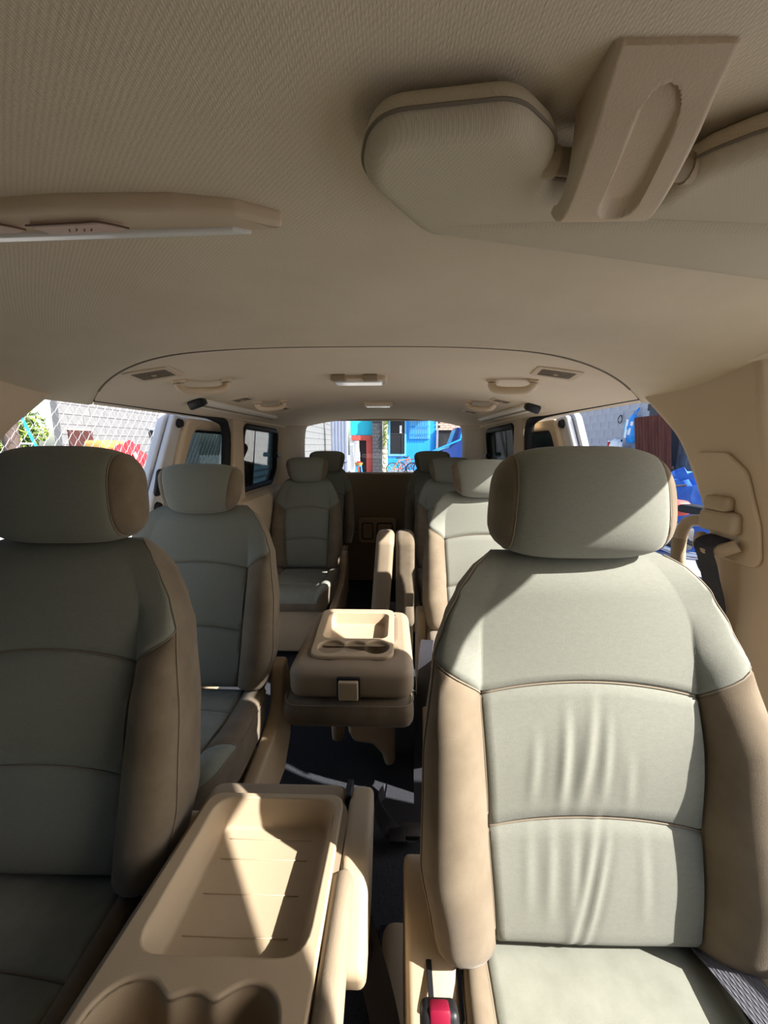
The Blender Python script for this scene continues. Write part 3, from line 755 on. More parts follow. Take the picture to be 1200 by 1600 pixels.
rbox('cushion', (0.395, 0.44, 0.088), 'velour', fs, 0.034, 5, (-0.008, 0.175, -0.152))
V, F = tube_vf([Vector((p[0], p[1], -0.112)) for p in fillet([(-0.204, -0.043), (0.188, -0.043), (0.188, 0.395), (-0.204, 0.395)], 0.05, 8)], 0.0022, 5, closed=True)
mesh('piping', V, F, 'seam', fs)
lf = plate('latch_frame', fillet([(-0.040, -0.098), (0.030, -0.098), (0.030, -0.022), (-0.040, -0.022)], 0.006), 'dark_hole', fs, th=0.010, bev=0.002, fn=lambda a, b, c: (a, -0.036 + c, b))
plate('latch_paddle', fillet([(-0.034, -0.090), (0.024, -0.090), (0.024, -0.030), (-0.034, -0.030)], 0.005), 'beige', lf, th=0.016, bev=0.004, fn=lambda a, b, c: (a, -0.044 + c, b))
tube('support_leg', [(-0.075, 0.26, -0.17), (-0.09, 0.28, -0.35), (-0.09, 0.28, -0.49)], [0.032, 0.030, 0.024], 'beige', fs, 12)
plate('support_bracket', fillet([(-0.035, -0.18), (0.135, -0.18), (0.135, -0.535), (0.10, -0.545), (0.085, -0.49), (0.05, -0.45), (-0.02, -0.44), (-0.04, -0.40)], 0.03), 'beige', fs, th=0.10, bev=0.02, bres=3, fn=lambda a, b, c: (a, 0.24 + c, b))

# ---- third row centre seat folded upright
js = thing('folded_jump_seat', 'folded third row centre seat standing upright as two padded slabs', 'seat', (0.10, 2.02, 0))
for nm, cx, wd in (('backrest_pad', -0.052, 0.098), ('cushion', 0.054, 0.100)):
    o = fillet([(-0.14, 0.24), (0.20, 0.24), (0.17, 0.715), (0.02, 0.74), (-0.06, 0.70)], 0.05, 8)
    plate(nm, o, 'leather' if nm == 'backrest_pad' else 'velour', js, th=wd, bev=0.03, bres=4, fn=lambda a, b, c, cx=cx: (cx + c + 0.07 * (0.7 - b) * (-1 if cx < 0 else 0), a, b))
rbox('plastic_handle', (0.045, 0.012, 0.075), 'beige', js, 0.005, 2, (0.07, -0.135, 0.45), rot=(0.12, 0, 0))
rbox('seat_pedestal', (0.20, 0.28, 0.26), 'beige_dark', js, 0.02, 3, (0, 0.06, 0.13))

# ================================================================== SEAT BELTS
def buckle(label, loc, rot, stalk=0.12):
    b = thing('belt_buckle', label, 'buckle', loc, rot, group='red button belt buckles')
    rbox('buckle_body', (0.048, 0.030, 0.075), 'black_plastic', b, 0.008, 3, (0, 0, 0.0))
    rbox('release_button', (0.026, 0.022, 0.026), 'red_button', b, 0.004, 2, (0, -0.006, 0.0265))
    rbox('stalk', (0.028, 0.012, stalk), 'black_rubber', b, 0.005, 2, (0, 0.004, -0.03 - stalk / 2))
    return b
buckle('black belt buckle with red button against the driver seat side shield', (0.150, 0.352, 0.474), (radians(-35), 0, 0), 0.06)
buckle('black belt buckle with red button below the big centre tray', (0.030, 0.52, 0.34), (radians(20), radians(10), 0), 0.16)

tb = thing('shoulder_belt', 'dark shoulder belt hanging from its beige guide on the driver side pillar', 'seat belt', (0.78, 0.792, 0.0))
px = lambda z: wall_x(z) - 0.78 - 0.021
plate('guide_panel', fillet([(-0.082, 0.965), (0.020, 0.965), (0.042, 1.02), (0.085, 1.15), (0.080, 1.185), (0.0, 1.185), (-0.045, 1.15), (-0.075, 1.05)], 0.03, 6), 'pillar_trim', tb, th=0.009, bev=0.004, bres=3, fn=lambda a, b, c: (px(b) + c, a, b))
sl = rbox('height_slider', (0.030, 0.085, 0.045), 'beige', tb, 0.010, 3, (px(1.03) - 0.014, 0.0, 1.045), rot=None)
rbox('slider_button', (0.024, 0.06, 0.030), 'beige', sl, 0.008, 3, (px(1.08) - 0.012, 0.005, 1.082))
tube('belt_ring', [(px(1.0) - 0.015, -0.045, 1.005), (px(1.0) - 0.03, -0.03, 0.99), (px(1.0) - 0.035, 0.0, 0.985), (px(1.0) - 0.03, 0.03, 0.99), (px(1.0) - 0.015, 0.045, 1.005)], 0.012, 'beige', tb, 10)
ribbon('webbing', catmull([(px(1.0) - 0.012, 0.0, 1.012), (px(1.0) - 0.045, 0.0, 0.995), (px(.95) - 0.035, -0.004, 0.94), (px(.8) - 0.02, -0.01, 0.80), (px(.5) - 0.02, -0.01, 0.40), (px(.3) - 0.02, -0.01, 0.10)], 6), 0.048, 'webbing', tb, wdir=(0, 1, 0.05))

lb = thing('lap_belt', 'grey lap belt lying across the sunlit driver seat cushion', 'seat belt', (0.405, 0.47, 0.0))
ribbon('webbing', catmull([(0.228, 0.045, 0.40), (0.175, 0.02, 0.438), (0.172, -0.03, 0.457), (0.185, -0.12, 0.472), (0.215, -0.25, 0.474), (0.235, -0.36, 0.466)], 6), 0.050, 'webbing_grey', lb, wdir=(1, 0.45, 0.15))
rbox('anchor', (0.05, 0.012, 0.035), 'dark_metal', lb, 0.004, 1, (0.232, 0.055, 0.385))

fb = thing('floor_belt', 'crumpled dark belt with buckle lying on the carpet beside the driver seat', 'seat belt', (0.10, 1.05, 0.0))
ribbon('webbing', catmull([(-0.03, 0.10, 0.02), (-0.06, 0.02, 0.05), (-0.03, -0.06, 0.06), (0.02, -0.08, 0.035), (0.06, -0.06, 0.03), (0.08, -0.02, 0.05), (0.085, 0.08, 0.16), (0.10, 0.18, 0.42), (0.115, 0.25, 0.50)], 8), 0.046, 'webbing', fb, wdir=[(0.2, 0.6, 0.7)] * 24 + [(0.9, -0.3, 0.1)] * 41)
rbox('tongue', (0.07, 0.045, 0.012), 'dark_metal', fb, 0.004, 2, (0.045, -0.065, 0.045), rot=(0.0, 0.0, 0.0))
rbox('tongue_grip', (0.05, 0.05, 0.016), 'black_plastic', fb, 0.005, 2, (0.005, -0.085, 0.05))

cb = thing('console_belt', 'dark belt strap hanging under the centre tray beside the aisle', 'seat belt', (0.05, 0.52, 0.0))
ribbon('webbing', catmull([(-0.03, 0.03, 0.40), (-0.01, 0.0, 0.38), (0.03, -0.06, 0.30), (0.06, -0.12, 0.16), (0.07, -0.14, 0.03)], 6), 0.046, 'webbing', cb, wdir=(0.75, 0.6, 0.2))

sp = thing('seat_foot_cover', 'grey plastic seat rail cover on the floor beside the driver seat', 'cover', (0.135, 0.64, 0.0))
rbox('cover_cap', (0.075, 0.22, 0.07), 'beige_dark', sp, 0.03, 4, (-0.03, 0.0, 0.04))
rbox('cover_base', (0.09, 0.26, 0.018), 'black_plastic', sp, 0.006, 2, (-0.03, 0.0, 0.012))
lv = thing('cable_loop', 'thin pale cable loop on a beige bracket beside the driver seat', 'cable', (0.055, 0.47, 0.0))
tube('cable', catmull([(-0.05, 0.0, 0.10), (-0.045, 0.01, 0.17), (-0.015, 0.015, 0.20), (0.02, 0.01, 0.17), (0.035, 0.0, 0.09)], 8), 0.004, 'rail_white', lv, 8)
rbox('bracket', (0.08, 0.05, 0.11), 'beige', lv, 0.012, 3, (-0.008, 0.02, 0.055))

# B pillar grab loop on the driver side
gl = thing('pillar_grab_handle', 'beige loop handle sticking out behind the driver side pillar', 'handle', (0.785, 0.868, 0.0))
tube('loop', catmull([(0.01, -0.05, 1.030), (-0.012, -0.02, 1.035), (-0.020, 0.012, 1.025), (-0.022, 0.026, 0.985), (-0.018, 0.026, 0.93), (-0.008, 0.022, 0.86), (0.012, 0.0, 0.80)], 8), 0.013, 'beige', gl, 12, flat=1.0)
tube('grip_pad', catmull([(-0.023, 0.027, 0.985), (-0.020, 0.028, 0.93), (-0.012, 0.025, 0.88)], 6), 0.0145, 'beige_dark', gl, 12)

# ================================================================== OVERHEAD
vz = 1.392
vis = thing('sun_visor', 'cloth covered driver sun visor folded against the headliner', 'sun visor', (0.0, 0.0, 0.0))
vo = fillet([(0.066, 0.305), (0.076, 0.262), (0.160, 0.254), (0.192, 0.280), (0.200, 0.318, .012), (0.285, 0.335, .012), (0.292, 0.300), (0.325, 0.272), (0.62, 0.335), (0.635, 0.47), (0.115, 0.372)], 0.035, 8)
vzf = lambda a, b: min(1.392, ceil_z(a, b) - 0.016)
plate('visor_body', vo, 'visor_cloth', vis, th=0.027, bev=0.0125, bres=5, fn=lambda a, b, c: (a, b, vzf(a, b) + c + 0.10 * (b - 0.31) * -0.35))
V, F = tube_vf([Vector((p[0], p[1], vzf(p[0], p[1]) - 0.002 - 0.035 * (p[1] - 0.31))) for p in offset_loop(vo, -0.0005)], 0.0011, 5, closed=True)
mesh('visor_seam', V, F, 'seam', vis)
tube('pivot_rod', [(0.165, 0.298, 1.390), (0.33, 0.312, 1.388)], 0.0075, 'beige_dark', vis, 12)
for x0, y0 in ((0.193, 0.300), (0.298, 0.309)):
    tube('rod_collar', [(x0 - 0.006, y0, 1.389), (x0 + 0.006, y0 + .001, 1.389)], 0.009, 'beige', vis, 12)

clip = thing('visor_clip', 'beige plastic visor clip with oval recess screwed to the headliner', 'clip', (0.237, 0.0, 0.0))
under = catmull([(0.241, 1.404), (0.247, 1.398), (0.256, 1.389), (0.266, 1.377), (0.282, 1.364), (0.297, 1.356), (0.308, 1.356), (0.315, 1.363)], 8)
over = [(0.312, 1.369), (0.306, 1.366), (0.298, 1.367), (0.290, 1.376), (0.286, 1.392), (0.284, 1.412), (0.241, 1.412)]
loops = []; nxs = 66; nu = len(under)
for i in range(nxs + 1):
    x = -0.033 + 0.066 * i / nxs; loop = []
    ex = max(0, abs(x) - 0.029) / 0.004
    for k, p in enumerate(under):
        y, z = p[0], p[1]; t = k / (nu - 1)
        # stadium shaped recess along the strap
        dy = max(0, abs(y - 0.277) - 0.0135); dd = hypot(dy, x - 0.003); dep = 0.009 * max(0, min(1, (0.0125 - dd) / 0.002))
        flare = 1 + 0.0 * t
        loop.append((x, y - dep * 0.45 + 0.002 * ex, z + dep + 0.004 * ex * ex))
    for (y, z) in over: loop.append((x * 1.0, y, z))
    loops.append(loop)
V, F = loft_vf(loops); mesh('clip_body', V, F, 'beige_light', clip, 45)
rbox('clip_foot', (0.056, 0.024, 0.020), 'beige_dark', clip, 0.004, 2, (0.0, 0.272, 1.4035))

oc = thing('overhead_console', 'slim beige map light console with switches and clear lens', 'console', (0.0, 0.0, 0.0))
ho = fillet([(-0.42, 0.376), (-0.20, 0.362), (-0.10, 0.364), (-0.05, 0.374), (-0.010, 0.396), (-0.03, 0.403), (-0.42, 0.412)], 0.012, 6)
plate('housing', ho, 'beige_light', oc, th=0.016, bev=0.005, bres=3, fn=lambda a, b, c: (a, b, 1.407 + c))
plate('lens', fillet([(-0.40, 0.400), (-0.06, 0.392), (-0.04, 0.400), (-0.40, 0.412)], 0.003), 'lens', oc, th=0.006, bev=0.002, fn=lambda a, b, c: (a, b, 1.3985 + c))
for k, (x0, x1) in enumerate(((-0.36, -0.252), (-0.245, -0.155))):
    bt = plate('switch_button', fillet([(x0, 0.387), (x1 - 0.02, 0.383), (x1, 0.393), (x1 - 0.01, 0.398), (x0 + .01, 0.402)], 0.004), 'switch_pink', oc, th=0.006, bev=0.002, fn=lambda a, b, c: (a, b - 0.006, 1.3985 + c))
    cx = (x0 + x1) / 2
    for q in range(4):
        tube('button_icon', [(cx - 0.012 + q * 0.007, 0.3895 - 0.001 * (q % 2), 1.3952), (cx - 0.009 + q * 0.007, 0.3855, 1.3952)], 0.0006, 'print_brown', bt, 5)
    tube('button_edge', catmull([(x0, 0.380, 1.396), (x0 + 0.05, 0.377, 1.396), (x1 - 0.02, 0.376, 1.396), (x1 + .001, 0.387, 1.396)], 5), 0.0009, 'print_brown', bt, 5)

def place(o, x, y, rz=0.0, dz=0.0):
    sx = -(ceil_z(x + .02, y) - ceil_z(x - .02, y)) / .04
    o.location = (x, y, ceil_z(x, y) + 0.003 + dz); o.rotation_euler = (Matrix.Rotation(math.atan(sx), 3, 'Y') @ Matrix.Rotation(rz, 3, 'Z')).to_euler()

def air_vent(label, x, y, wx, wy, nsl, rz, dark=True):
    v = thing('ceiling_vent', label, 'vent', group='ceiling air vents')
    inner = fillet([(-wx * .36, -wy * .34), (wx * .36, -wy * .34), (wx * .36, wy * .34), (-wx * .36, wy * .34)], 0.004, 3)
    plate('vent_frame', fillet([(-wx / 2, -wy / 2), (wx / 2, -wy / 2), (wx / 2, wy / 2), (-wx / 2, wy / 2)], 0.012, 5), 'beige_light', v, holes=[inner], th=0.007, bev=0.002, loc=(0, 0, -0.001))
    rbox('vent_backing', (wx * .76, wy * .72, 0.003), 'vent_dark', v, 0.0003, 1, (0, 0, -0.0022))  # near-black sheet stands in for shade in the vent slots
    for k in range(nsl):
        yy = (-0.5 + (k + 0.5) / nsl) * wy * 0.68
        rbox('slat', (wx * .72, wy * .68 / nsl * 0.25, 0.0010), 'beige', v, 0.0003, 1, (0, yy, -0.0040), rot=(0.0, 0, 0))
    rbox('slat_tab', (0.012, 0.010, 0.003), 'beige', v, 0.001, 1, (0.0, 0.0, -0.005))
    place(v, x, y, rz)
air_vent('large louvred ceiling vent on the passenger side', -0.535, 1.03, 0.115, 0.105, 6, 0.15)
air_vent('large louvred ceiling vent on the driver side', 0.515, 1.065, 0.115, 0.105, 6, -0.15)
air_vent('middle small ceiling vent on the passenger side', -0.535, 1.62, 0.085, 0.095, 3, 0)
air_vent('middle small ceiling vent on the driver side', 0.545, 1.69, 0.085, 0.095, 3, 0)
air_vent('rearmost small ceiling vent on the passenger side', -0.515, 2.12, 0.085, 0.11, 3, 0)
air_vent('rearmost small ceiling vent on the driver side', 0.535, 2.30, 0.085, 0.11, 3, 0)

def grab(label, x, y, ln, s):
    g = thing('grab_handle', label, 'handle', group='ceiling grab handles')
    P = catmull([(-0.5 * ln, 0, 0.0), (-0.49 * ln, 0, -0.018), (-0.36 * ln, 0, -0.030), (0, 0, -0.033), (0.36 * ln, 0, -0.030), (0.49 * ln, 0, -0.018), (0.5 * ln, 0, 0.0)], 6)
    n = len(P); tube('grip', P, [0.015] * n, 'beige_light', g, 12, flat=0.8)
    for k in (-1, 1): rbox('mount', (0.036, 0.03, 0.012), 'beige_light', g, 0.005, 2, (k * 0.5 * ln, 0, -0.003))
    place(g, x, y, s)
grab('long ceiling grab handle on the passenger side beside the large vent', -0.485, 1.19, 0.135, radians(40))
grab('long ceiling grab handle on the driver side beside the large vent', 0.455, 1.24, 0.135, radians(140))
grab('rear ceiling grab handle on the passenger side', -0.475, 1.80, 0.125, radians(40))
grab('rear ceiling grab handle on the driver side', 0.490, 1.82, 0.125, radians(140))

def rail(label, s, x, y0, y1):
    r = thing('ceiling_rail', label, 'rail', (0, 0, 0), group='pale ceiling rails')
    z0 = ceil_z(x, y0) - 0.004; z1 = ceil_z(x, y1) - 0.004; cy = (y0 + y1) / 2; cz = (z0 + z1) / 2; ln = y1 - y0
    tilt = math.atan2(z1 - z0, ln)
    rbox('strip', (0.052, ln, 0.018), 'rail_white', r, 0.004, 2, loc=(s * x, cy, cz), rot=(tilt, s * 0.32, 0))
    rbox('groove', (0.012, ln * 0.97, 0.004), 'beige_dark', r, 0.001, 1, loc=(s * x, cy, cz - 0.010), rot=(tilt, s * 0.32, 0))
    rbox('end_cap', (0.058, 0.05, 0.032), 'black_plastic', r, 0.008, 2, loc=(s * x, y0 - 0.012, z0 - 0.004), rot=(0.3, s * 0.32, 0))
    for k in (0.25, 0.5, 0.75):
        rbox('screw', (0.013, 0.022, 0.004), 'dark_metal', r, 0.001, 1, loc=(s * x + s * 0.008, y0 + ln * k, z0 + (z1 - z0) * k - 0.010), rot=(0, s * 0.32, 0))
rail('pale rail along the ceiling edge on the passenger side', -1, 0.635, 1.46, 2.36)
rail('pale rail along the ceiling edge on the driver side', 1, 0.650, 1.63, 2.53)

def dome(label, x, y, wd, dp, sw):
    d = thing('dome_lamp', label, 'lamp', group='ceiling dome lamps')
    plate('lamp_housing', fillet([(-wd / 2, -dp / 2), (wd / 2, -dp / 2), (wd / 2, dp / 2), (-wd / 2, dp / 2)], 0.015, 5), 'beige_light', d, th=0.020, bev=0.006, bres=3)
    plate('lamp_lens', fillet([(-wd * .42, -dp * .36), (wd * .42, -dp * .36), (wd * .42, dp * .36), (-wd * .42, dp * .36)], 0.012, 5), 'lens', d, th=0.012, bev=0.004, bres=3, loc=(0, 0, -0.010))
    if sw:
        for k in (-1, 1): rbox('switch', (0.048, 0.034, 0.018), 'beige_dark', d, 0.004, 2, (k * wd * 0.27 - 0.01, -dp * .58, -0.006))
    place(d, x, y, 0, -0.004)
dome('wide dome lamp with two switches in the middle of the ceiling', -0.025, 1.32, 0.185, 0.10, True)
dome('smaller dome lamp further back on the ceiling', 0.005, 2.15, 0.155, 0.10, False)

# ================================================================== OUTSIDE
GZ = -0.40
g = rbox('ground', (90, 90, 0.2), 'ground', None, 0, 1, (0, 15, GZ - 0.1)); tag(g, 'dusty pale yard ground around the van', 'ground', kind='structure')
g2 = rbox('driveway', (5.2, 12, 0.03), 'concrete', None, 0.01, 1, (3.6, 4.5, GZ + 0.012)); tag(g2, 'concrete slab beside the driver side, blue-grey tone painted for shade', 'ground', kind='structure')  # slab colour holds the bluish shade of the ground here

def block_wall(name, label, p0, p1, rows, bm_, mm, z0=GZ, bl=0.40, bh=0.20, r0=0, proud=0.012):
    """wall from p0 to p1 (xy), blocks face the left hand side of p0->p1"""
    a = Vector(p0); b = Vector(p1); ln = (b - a).length; ang = atan2(b.y - a.y, b.x - a.x)
    wl = thing(name, label, 'wall', (a.x, a.y, z0), (0, 0, ang), kind='structure')
    rbox('mortar', (ln, 0.14, rows * bh), mm, wl, 0, 1, (ln / 2, -0.07, rows * bh / 2))
    me = rbox_me((bl - 0.014, 0.10, bh - 0.014), 0.006, 1); me.materials.append(M[bm_])
    half = rbox_me((bl / 2 - 0.014, 0.10, bh - 0.014), 0.006, 1); half.materials.append(M[bm_])
    rnd = random.Random(len(label)); cnt = 0
    for r in range(r0, rows):
        x = 0.0; first = r % 2 == 1
        while x < ln - 0.05:
            use, w_ = (half, bl / 2) if (first or x + bl > ln + 0.01) else (me, bl)
            first = False
            o = bpy.data.objects.new('block', use); link(o, wl)
            o.location = (x + w_ / 2, -0.05 + proud + rnd.uniform(-0.003, 0.003), (r + 0.5) * bh); cnt += 1
            x += w_
    return wl

# ---- passenger side (image left): pale block wall, fence, tree, boxes
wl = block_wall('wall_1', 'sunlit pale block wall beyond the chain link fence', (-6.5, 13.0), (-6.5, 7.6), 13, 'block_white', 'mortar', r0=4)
pw = thing('wall_panel', 'dark red brown square panel on the pale block wall', 'panel', (-6.47, 8.05, 1.22))
rbox('board', (0.03, 0.62, 0.56), 'brown_panel', pw, 0.004, 1); rbox('frame', (0.045, 0.66, 0.03), 'pale_stone', pw, 0.004, 1, (0, 0, 0.29))
pl = thing('awning_stub', 'grey metal plate sticking out of the pale block wall', 'plate', (-6.3, 10.6, 1.62))
rbox('plate', (0.35, 0.6, 0.03), 'gate_grey', pl, 0.004, 1, rot=(0.15, 0.2, 0)); rbox('bracket', (0.3, 0.03, 0.12), 'gate_grey', pl, 0.004, 1, (0.0, 0.1, -0.06))

fence = thing('chain_link_fence', 'galvanised chain link fence beside the passenger doorway', 'fence', (-2.25, 1.35, GZ))
zz = []; H = 2.6; pit = 0.085
nz = int(H / (pit * 0.5))
pts = [(0.004 * (-1) ** k, (pit / 2) * (k % 2) + 0.0, k * pit * 0.55) for k in range(nz + 1)]
V, F = tube_vf(pts, 0.0022, 4, up=Vector((1, 0, 0))); wme = bpy.data.meshes.new('wire'); wme.from_pydata([tuple(v) for v in V], [], F); wme.materials.append(M['galvanised'])
pts2 = [(-0.004 * (-1) ** k, -(pit / 2) * (k % 2) + 0.0, k * pit * 0.55) for k in range(nz + 1)]
V, F = tube_vf(pts2, 0.0022, 4, up=Vector((1, 0, 0))); wme2 = bpy.data.meshes.new('wire'); wme2.from_pydata([tuple(v) for v in V], [], F); wme2.materials.append(M['galvanised'])
for k in range(46):
    for mm_ in (wme, wme2):
        o = bpy.data.objects.new('wire', mm_); link(o, fence); o.location = (0, k * pit, 0)
for yy in (0.0, 3.85): tube('fence_post', [(0.03, yy, 0), (0.03, yy, H + 0.05)], 0.025, 'galvanised', fence, 10)
tube('top_rail', [(0.03, 0, H), (0.03, 3.9, H)], 0.018, 'galvanised', fence, 8)
wp = thing('timber_post', 'dark timber post behind the chain link fence', 'post', (-2.55, 2.62, GZ))
tube('shaft', [(0, 0, 0), (0.01, 0, 1.2), (0.0, 0.01, 1.95)], [0.055, 0.050, 0.045], 'post_wood', wp, 10)
rbox('cap', (0.11, 0.11, 0.03), 'post_wood', wp, 0.008, 1, (0, 0.01, 1.95))

tarp = thing('teal_screen', 'teal cloth screen stretched low behind the fence', 'screen', (-7.6, 7.0, GZ))
V = []; F = []
for i in range(25):
    for j in range(7):
        V.append((0.05 * sin(i * 1.3) + 0.03 * sin(j), -2.6 + i * 0.2, j * 0.225 + 0.0))
for i in range(24):
    for j in range(6):
        a = i * 7 + j; F.append((a, a + 7, a + 8, a + 1))
o = mesh('cloth', V, F, 'teal_tarp', tarp, 60); md = o.modifiers.new('s', 'SOLIDIFY'); md.thickness = 0.01
for yy in (-2.6, 0.0, 2.2): tube('stake', [(-0.06, yy, 0), (-0.06, yy, 1.45)], 0.03, 'post_wood', tarp, 8)
tube('top_bar', [(-0.06, -2.6, 1.38), (-0.06, 2.25, 1.38)], 0.03, 'brown_panel', tarp, 8)

def leaf_mass(name, parent, centers, n, size, m, seed):
    rnd = random.Random(seed); V = []; F = []
    for _ in range(n):
        c, r = rnd.choice(centers)
        while True:
            p = Vector((rnd.uniform(-1, 1), rnd.uniform(-1, 1), rnd.uniform(-1, 1)))
            if p.length <= 1: break
        q = Vector(c) + Vector((p.x * r[0], p.y * r[1], p.z * r[2])); d = Vector((rnd.gauss(0, 1), rnd.gauss(0, 1), rnd.gauss(0, .6))).normalized()
        e = d.cross(Vector((rnd.gauss(0, 1), rnd.gauss(0, 1), rnd.gauss(0, 1)))).normalized(); s = size * rnd.uniform(.6, 1.3); nn = d.cross(e) * s * .15
        b = len(V); V += [q - d * s, q + e * s * .4 + nn, q + d * s, q - e * s * .4 + nn]; F += [(b, b + 1, b + 2), (b, b + 2, b + 3)]
    o = mesh(name, V, F, m, parent, 0); o['kind'] = 'stuff'; return o
tree = thing('leafy_tree', 'leafy green tree behind the teal screen', 'tree', (-8.9, 7.6, GZ))
tube('trunk', [(0, 0, 0), (0.05, 0.05, 1.2), (0.0, 0.1, 2.2)], [0.14, 0.11, 0.07], 'bark', tree, 10)
tube('branch', [(0.02, 0.08, 1.5), (0.3, -0.5, 2.2)], [0.05, 0.03], 'bark', tree, 8); tube('branch', [(0.02, 0.08, 1.6), (0.2, 0.7, 2.3)], [0.05, 0.03], 'bark', tree, 8)
cen = [((0, 0, 2.6), (1.0, 1.4, .9)), ((0.2, -1.1, 2.0), (.7, 1.0, .6)), ((0.2, 1.0, 2.0), (.7, .9, .6)), ((0.3, 0, 1.7), (.6, 1.6, .4))]
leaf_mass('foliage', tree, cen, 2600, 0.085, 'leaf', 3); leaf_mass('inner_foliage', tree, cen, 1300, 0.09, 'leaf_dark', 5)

lad = thing('blue_trestle', 'bright blue timber A frame standing before the tree', 'frame', (-7.1, 7.45, GZ))
tube('leg', [(0, -0.42, 1.25), (0, -0.08, 2.35)], 0.045, 'blue_paint', lad, 4); tube('leg', [(0, 0.35, 1.15), (0, -0.08, 2.35)], 0.035, 'blue_paint', lad, 4)
tube('rear_leg', [(-0.4, -0.3, 0.0), (0, -0.42, 1.27)], 0.035, 'blue_paint', lad, 4); tube('rear_leg', [(-0.4, 0.4, 0.0), (0, 0.35, 1.17)], 0.035, 'blue_paint', lad, 4)
tube('cross_bar', [(0, -0.30, 1.62), (0, 0.2, 1.62)], 0.02, 'galvanised', lad, 4)
bs = thing('cloth_bundle', 'blue cloth bundle hung over a barrel behind the fence', 'bundle', (-6.9, 8.02, GZ))
tube('barrel', [(0, 0, 0), (0, 0, 1.18)], 0.22, 'cardboard', bs, 14)
tube('cloth', catmull([(0.05, -0.3, 1.1), (0.05, -0.2, 1.38), (0.02, 0.0, 1.46), (0.05, 0.2, 1.36), (0.05, 0.3, 1.1)], 5), 0.075, 'blue_paint', bs, 8)

bx = thing('stacked_goods', 'yellow sack on a red and white crate before the pale wall', 'crate', (-5.9, 7.95, GZ))
rbox('crate', (0.5, 0.72, 1.36), 'white_cloth', bx, 0.02, 2, (0, 0, 0.68)); rbox('red_band', (0.52, 0.74, 0.14), 'red_paint', bx, 0.01, 2, (0, 0, 1.43))
rbox('sack', (0.46, 0.62, 0.20), 'yellow_box', bx, 0.08, 4, (0, -0.02, 1.59))
tb2 = thing('table_stand', 'plain wooden stand under a heap of red cloth', 'table', (-5.3, 7.75, GZ))
rbox('table_top', (0.55, 0.95, 0.03), 'cardboard', tb2, 0.005, 1, (0, 0, 1.13))
for sx in (-.24, .24):
    for sy in (-.43, .43): rbox('leg', (0.05, 0.05, 1.12), 'post_wood', tb2, 0.005, 1, (sx, sy, 0.56))
rc = thing('red_cloth_heap', 'heap of crumpled bright red cloth on the wooden stand', 'cloth', (-5.3, 7.75, GZ + 1.145))
rnd = random.Random(4)
bmh = bmesh.new(); bmesh.ops.create_icosphere(bmh, subdivisions=4, radius=1)
for v in bmh.verts:
    n = v.co.copy(); k = 1 + .13 * sin(9 * n.x + 3 * n.y) * cos(7 * n.y) + .10 * sin(13 * n.z + 5 * n.x) + 0.06 * sin(21 * n.y)
    v.co = Vector((n.x * .26 * k, n.y * .46 * k, max(-0.0, n.z * .42 * k + 0.05)))
mobj('folds', bm_mesh(bmh), 'red_cloth', rc, 60)
rbox('paper_tag', (0.02, 0.08, 0.16), 'white_cloth', rc, 0.004, 1, (0.24, 0.0, 0.26), rot=(0.5, 0, 0))
rs = thing('red_sign', 'small red board fixed on the pale block wall', 'sign', (-6.46, 10.55, 1.05)); rbox('board', (0.03, 0.22, 0.36), 'red_cloth', rs, 0.004, 1); rbox('batten', (0.02, 0.04, 0.4), 'post_wood', rs, 0.003, 1, (-0.02, 0, 0))

# corrugated shed seen through the tinted windows on the passenger side
sh = thing('corrugated_fence', 'grey corrugated sheet fence behind the passenger quarter window', 'fence', (-3.3, 8.75, GZ))
def corr_me(width, height, pitch, amp, n=6):
    V = []; F = []; N = int(width / pitch * n)
    for lay in (0, 1):
        for i in range(N + 1):
            x = i / n * pitch; o = amp * sin(2 * pi * i / n) + lay * 0.006
            V += [(o, x, 0), (o, x, height)]
    b = (N + 1) * 2
    for i in range(N):
        F.append((2 * i, 2 * i + 2, 2 * i + 3, 2 * i + 1)); F.append((b + 2 * i, b + 2 * i + 1, b + 2 * i + 3, b + 2 * i + 2))
        F.append((2 * i + 1, 2 * i + 3, b + 2 * i + 3, b + 2 * i + 1)); F.append((2 * i, b + 2 * i, b + 2 * i + 2, 2 * i + 2))
    F.append((0, 1, b + 1, b)); e = 2 * N; F.append((e, b + e, b + e + 1, e + 1))
    return V, F
V, F = corr_me(2.6, 0.9, 0.16, 0.03)
for k in range(4):
    # sheets laid with the ribs running level
    mesh('sheet', [(v[0] + 0.01 * k, v[2] + k * 0.88, v[1]) for v in V], F, 'corrugated', sh, 60)
for yy in (0.02, 1.3, 2.62, 3.5): rbox('stud', (0.08, 0.08, 2.6), 'post_wood', sh, 0.005, 1, (-0.09, yy, 1.3))

# ---- driver side (image right)
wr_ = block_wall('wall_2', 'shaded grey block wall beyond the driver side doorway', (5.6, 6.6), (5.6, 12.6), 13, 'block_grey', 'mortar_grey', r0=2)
tin = thing('rusty_sheet', 'rusty dark red corrugated sheet leaning on the grey block wall', 'sheet', (5.15, 7.92, GZ), (0, radians(8), radians(180)))
V, F = corr_me(0.98, 2.15, 0.09, 0.018); mesh('sheet', V, F, 'rust', tin, 60)
rbox('batten', (0.04, 0.95, 0.06), 'post_wood', tin, 0.005, 1, (-0.05, 0.49, 1.2))
bd = thing('grey_board', 'dark grey board behind the rusty sheet', 'board', (5.40, 7.85, GZ)); rbox('panel', (0.04, 0.95, 2.38), 'dark_block', bd, 0.004, 1, (0, 0, 1.19)); rbox('edge_strip', (0.05, 0.97, 0.03), 'post_wood', bd, 0.004, 1, (0, 0, 2.38))
aw = thing('white_awning', 'white slatted board leaning high on the grey block wall', 'board', (5.555, 7.9, GZ + 2.62), (0, 0, 0))
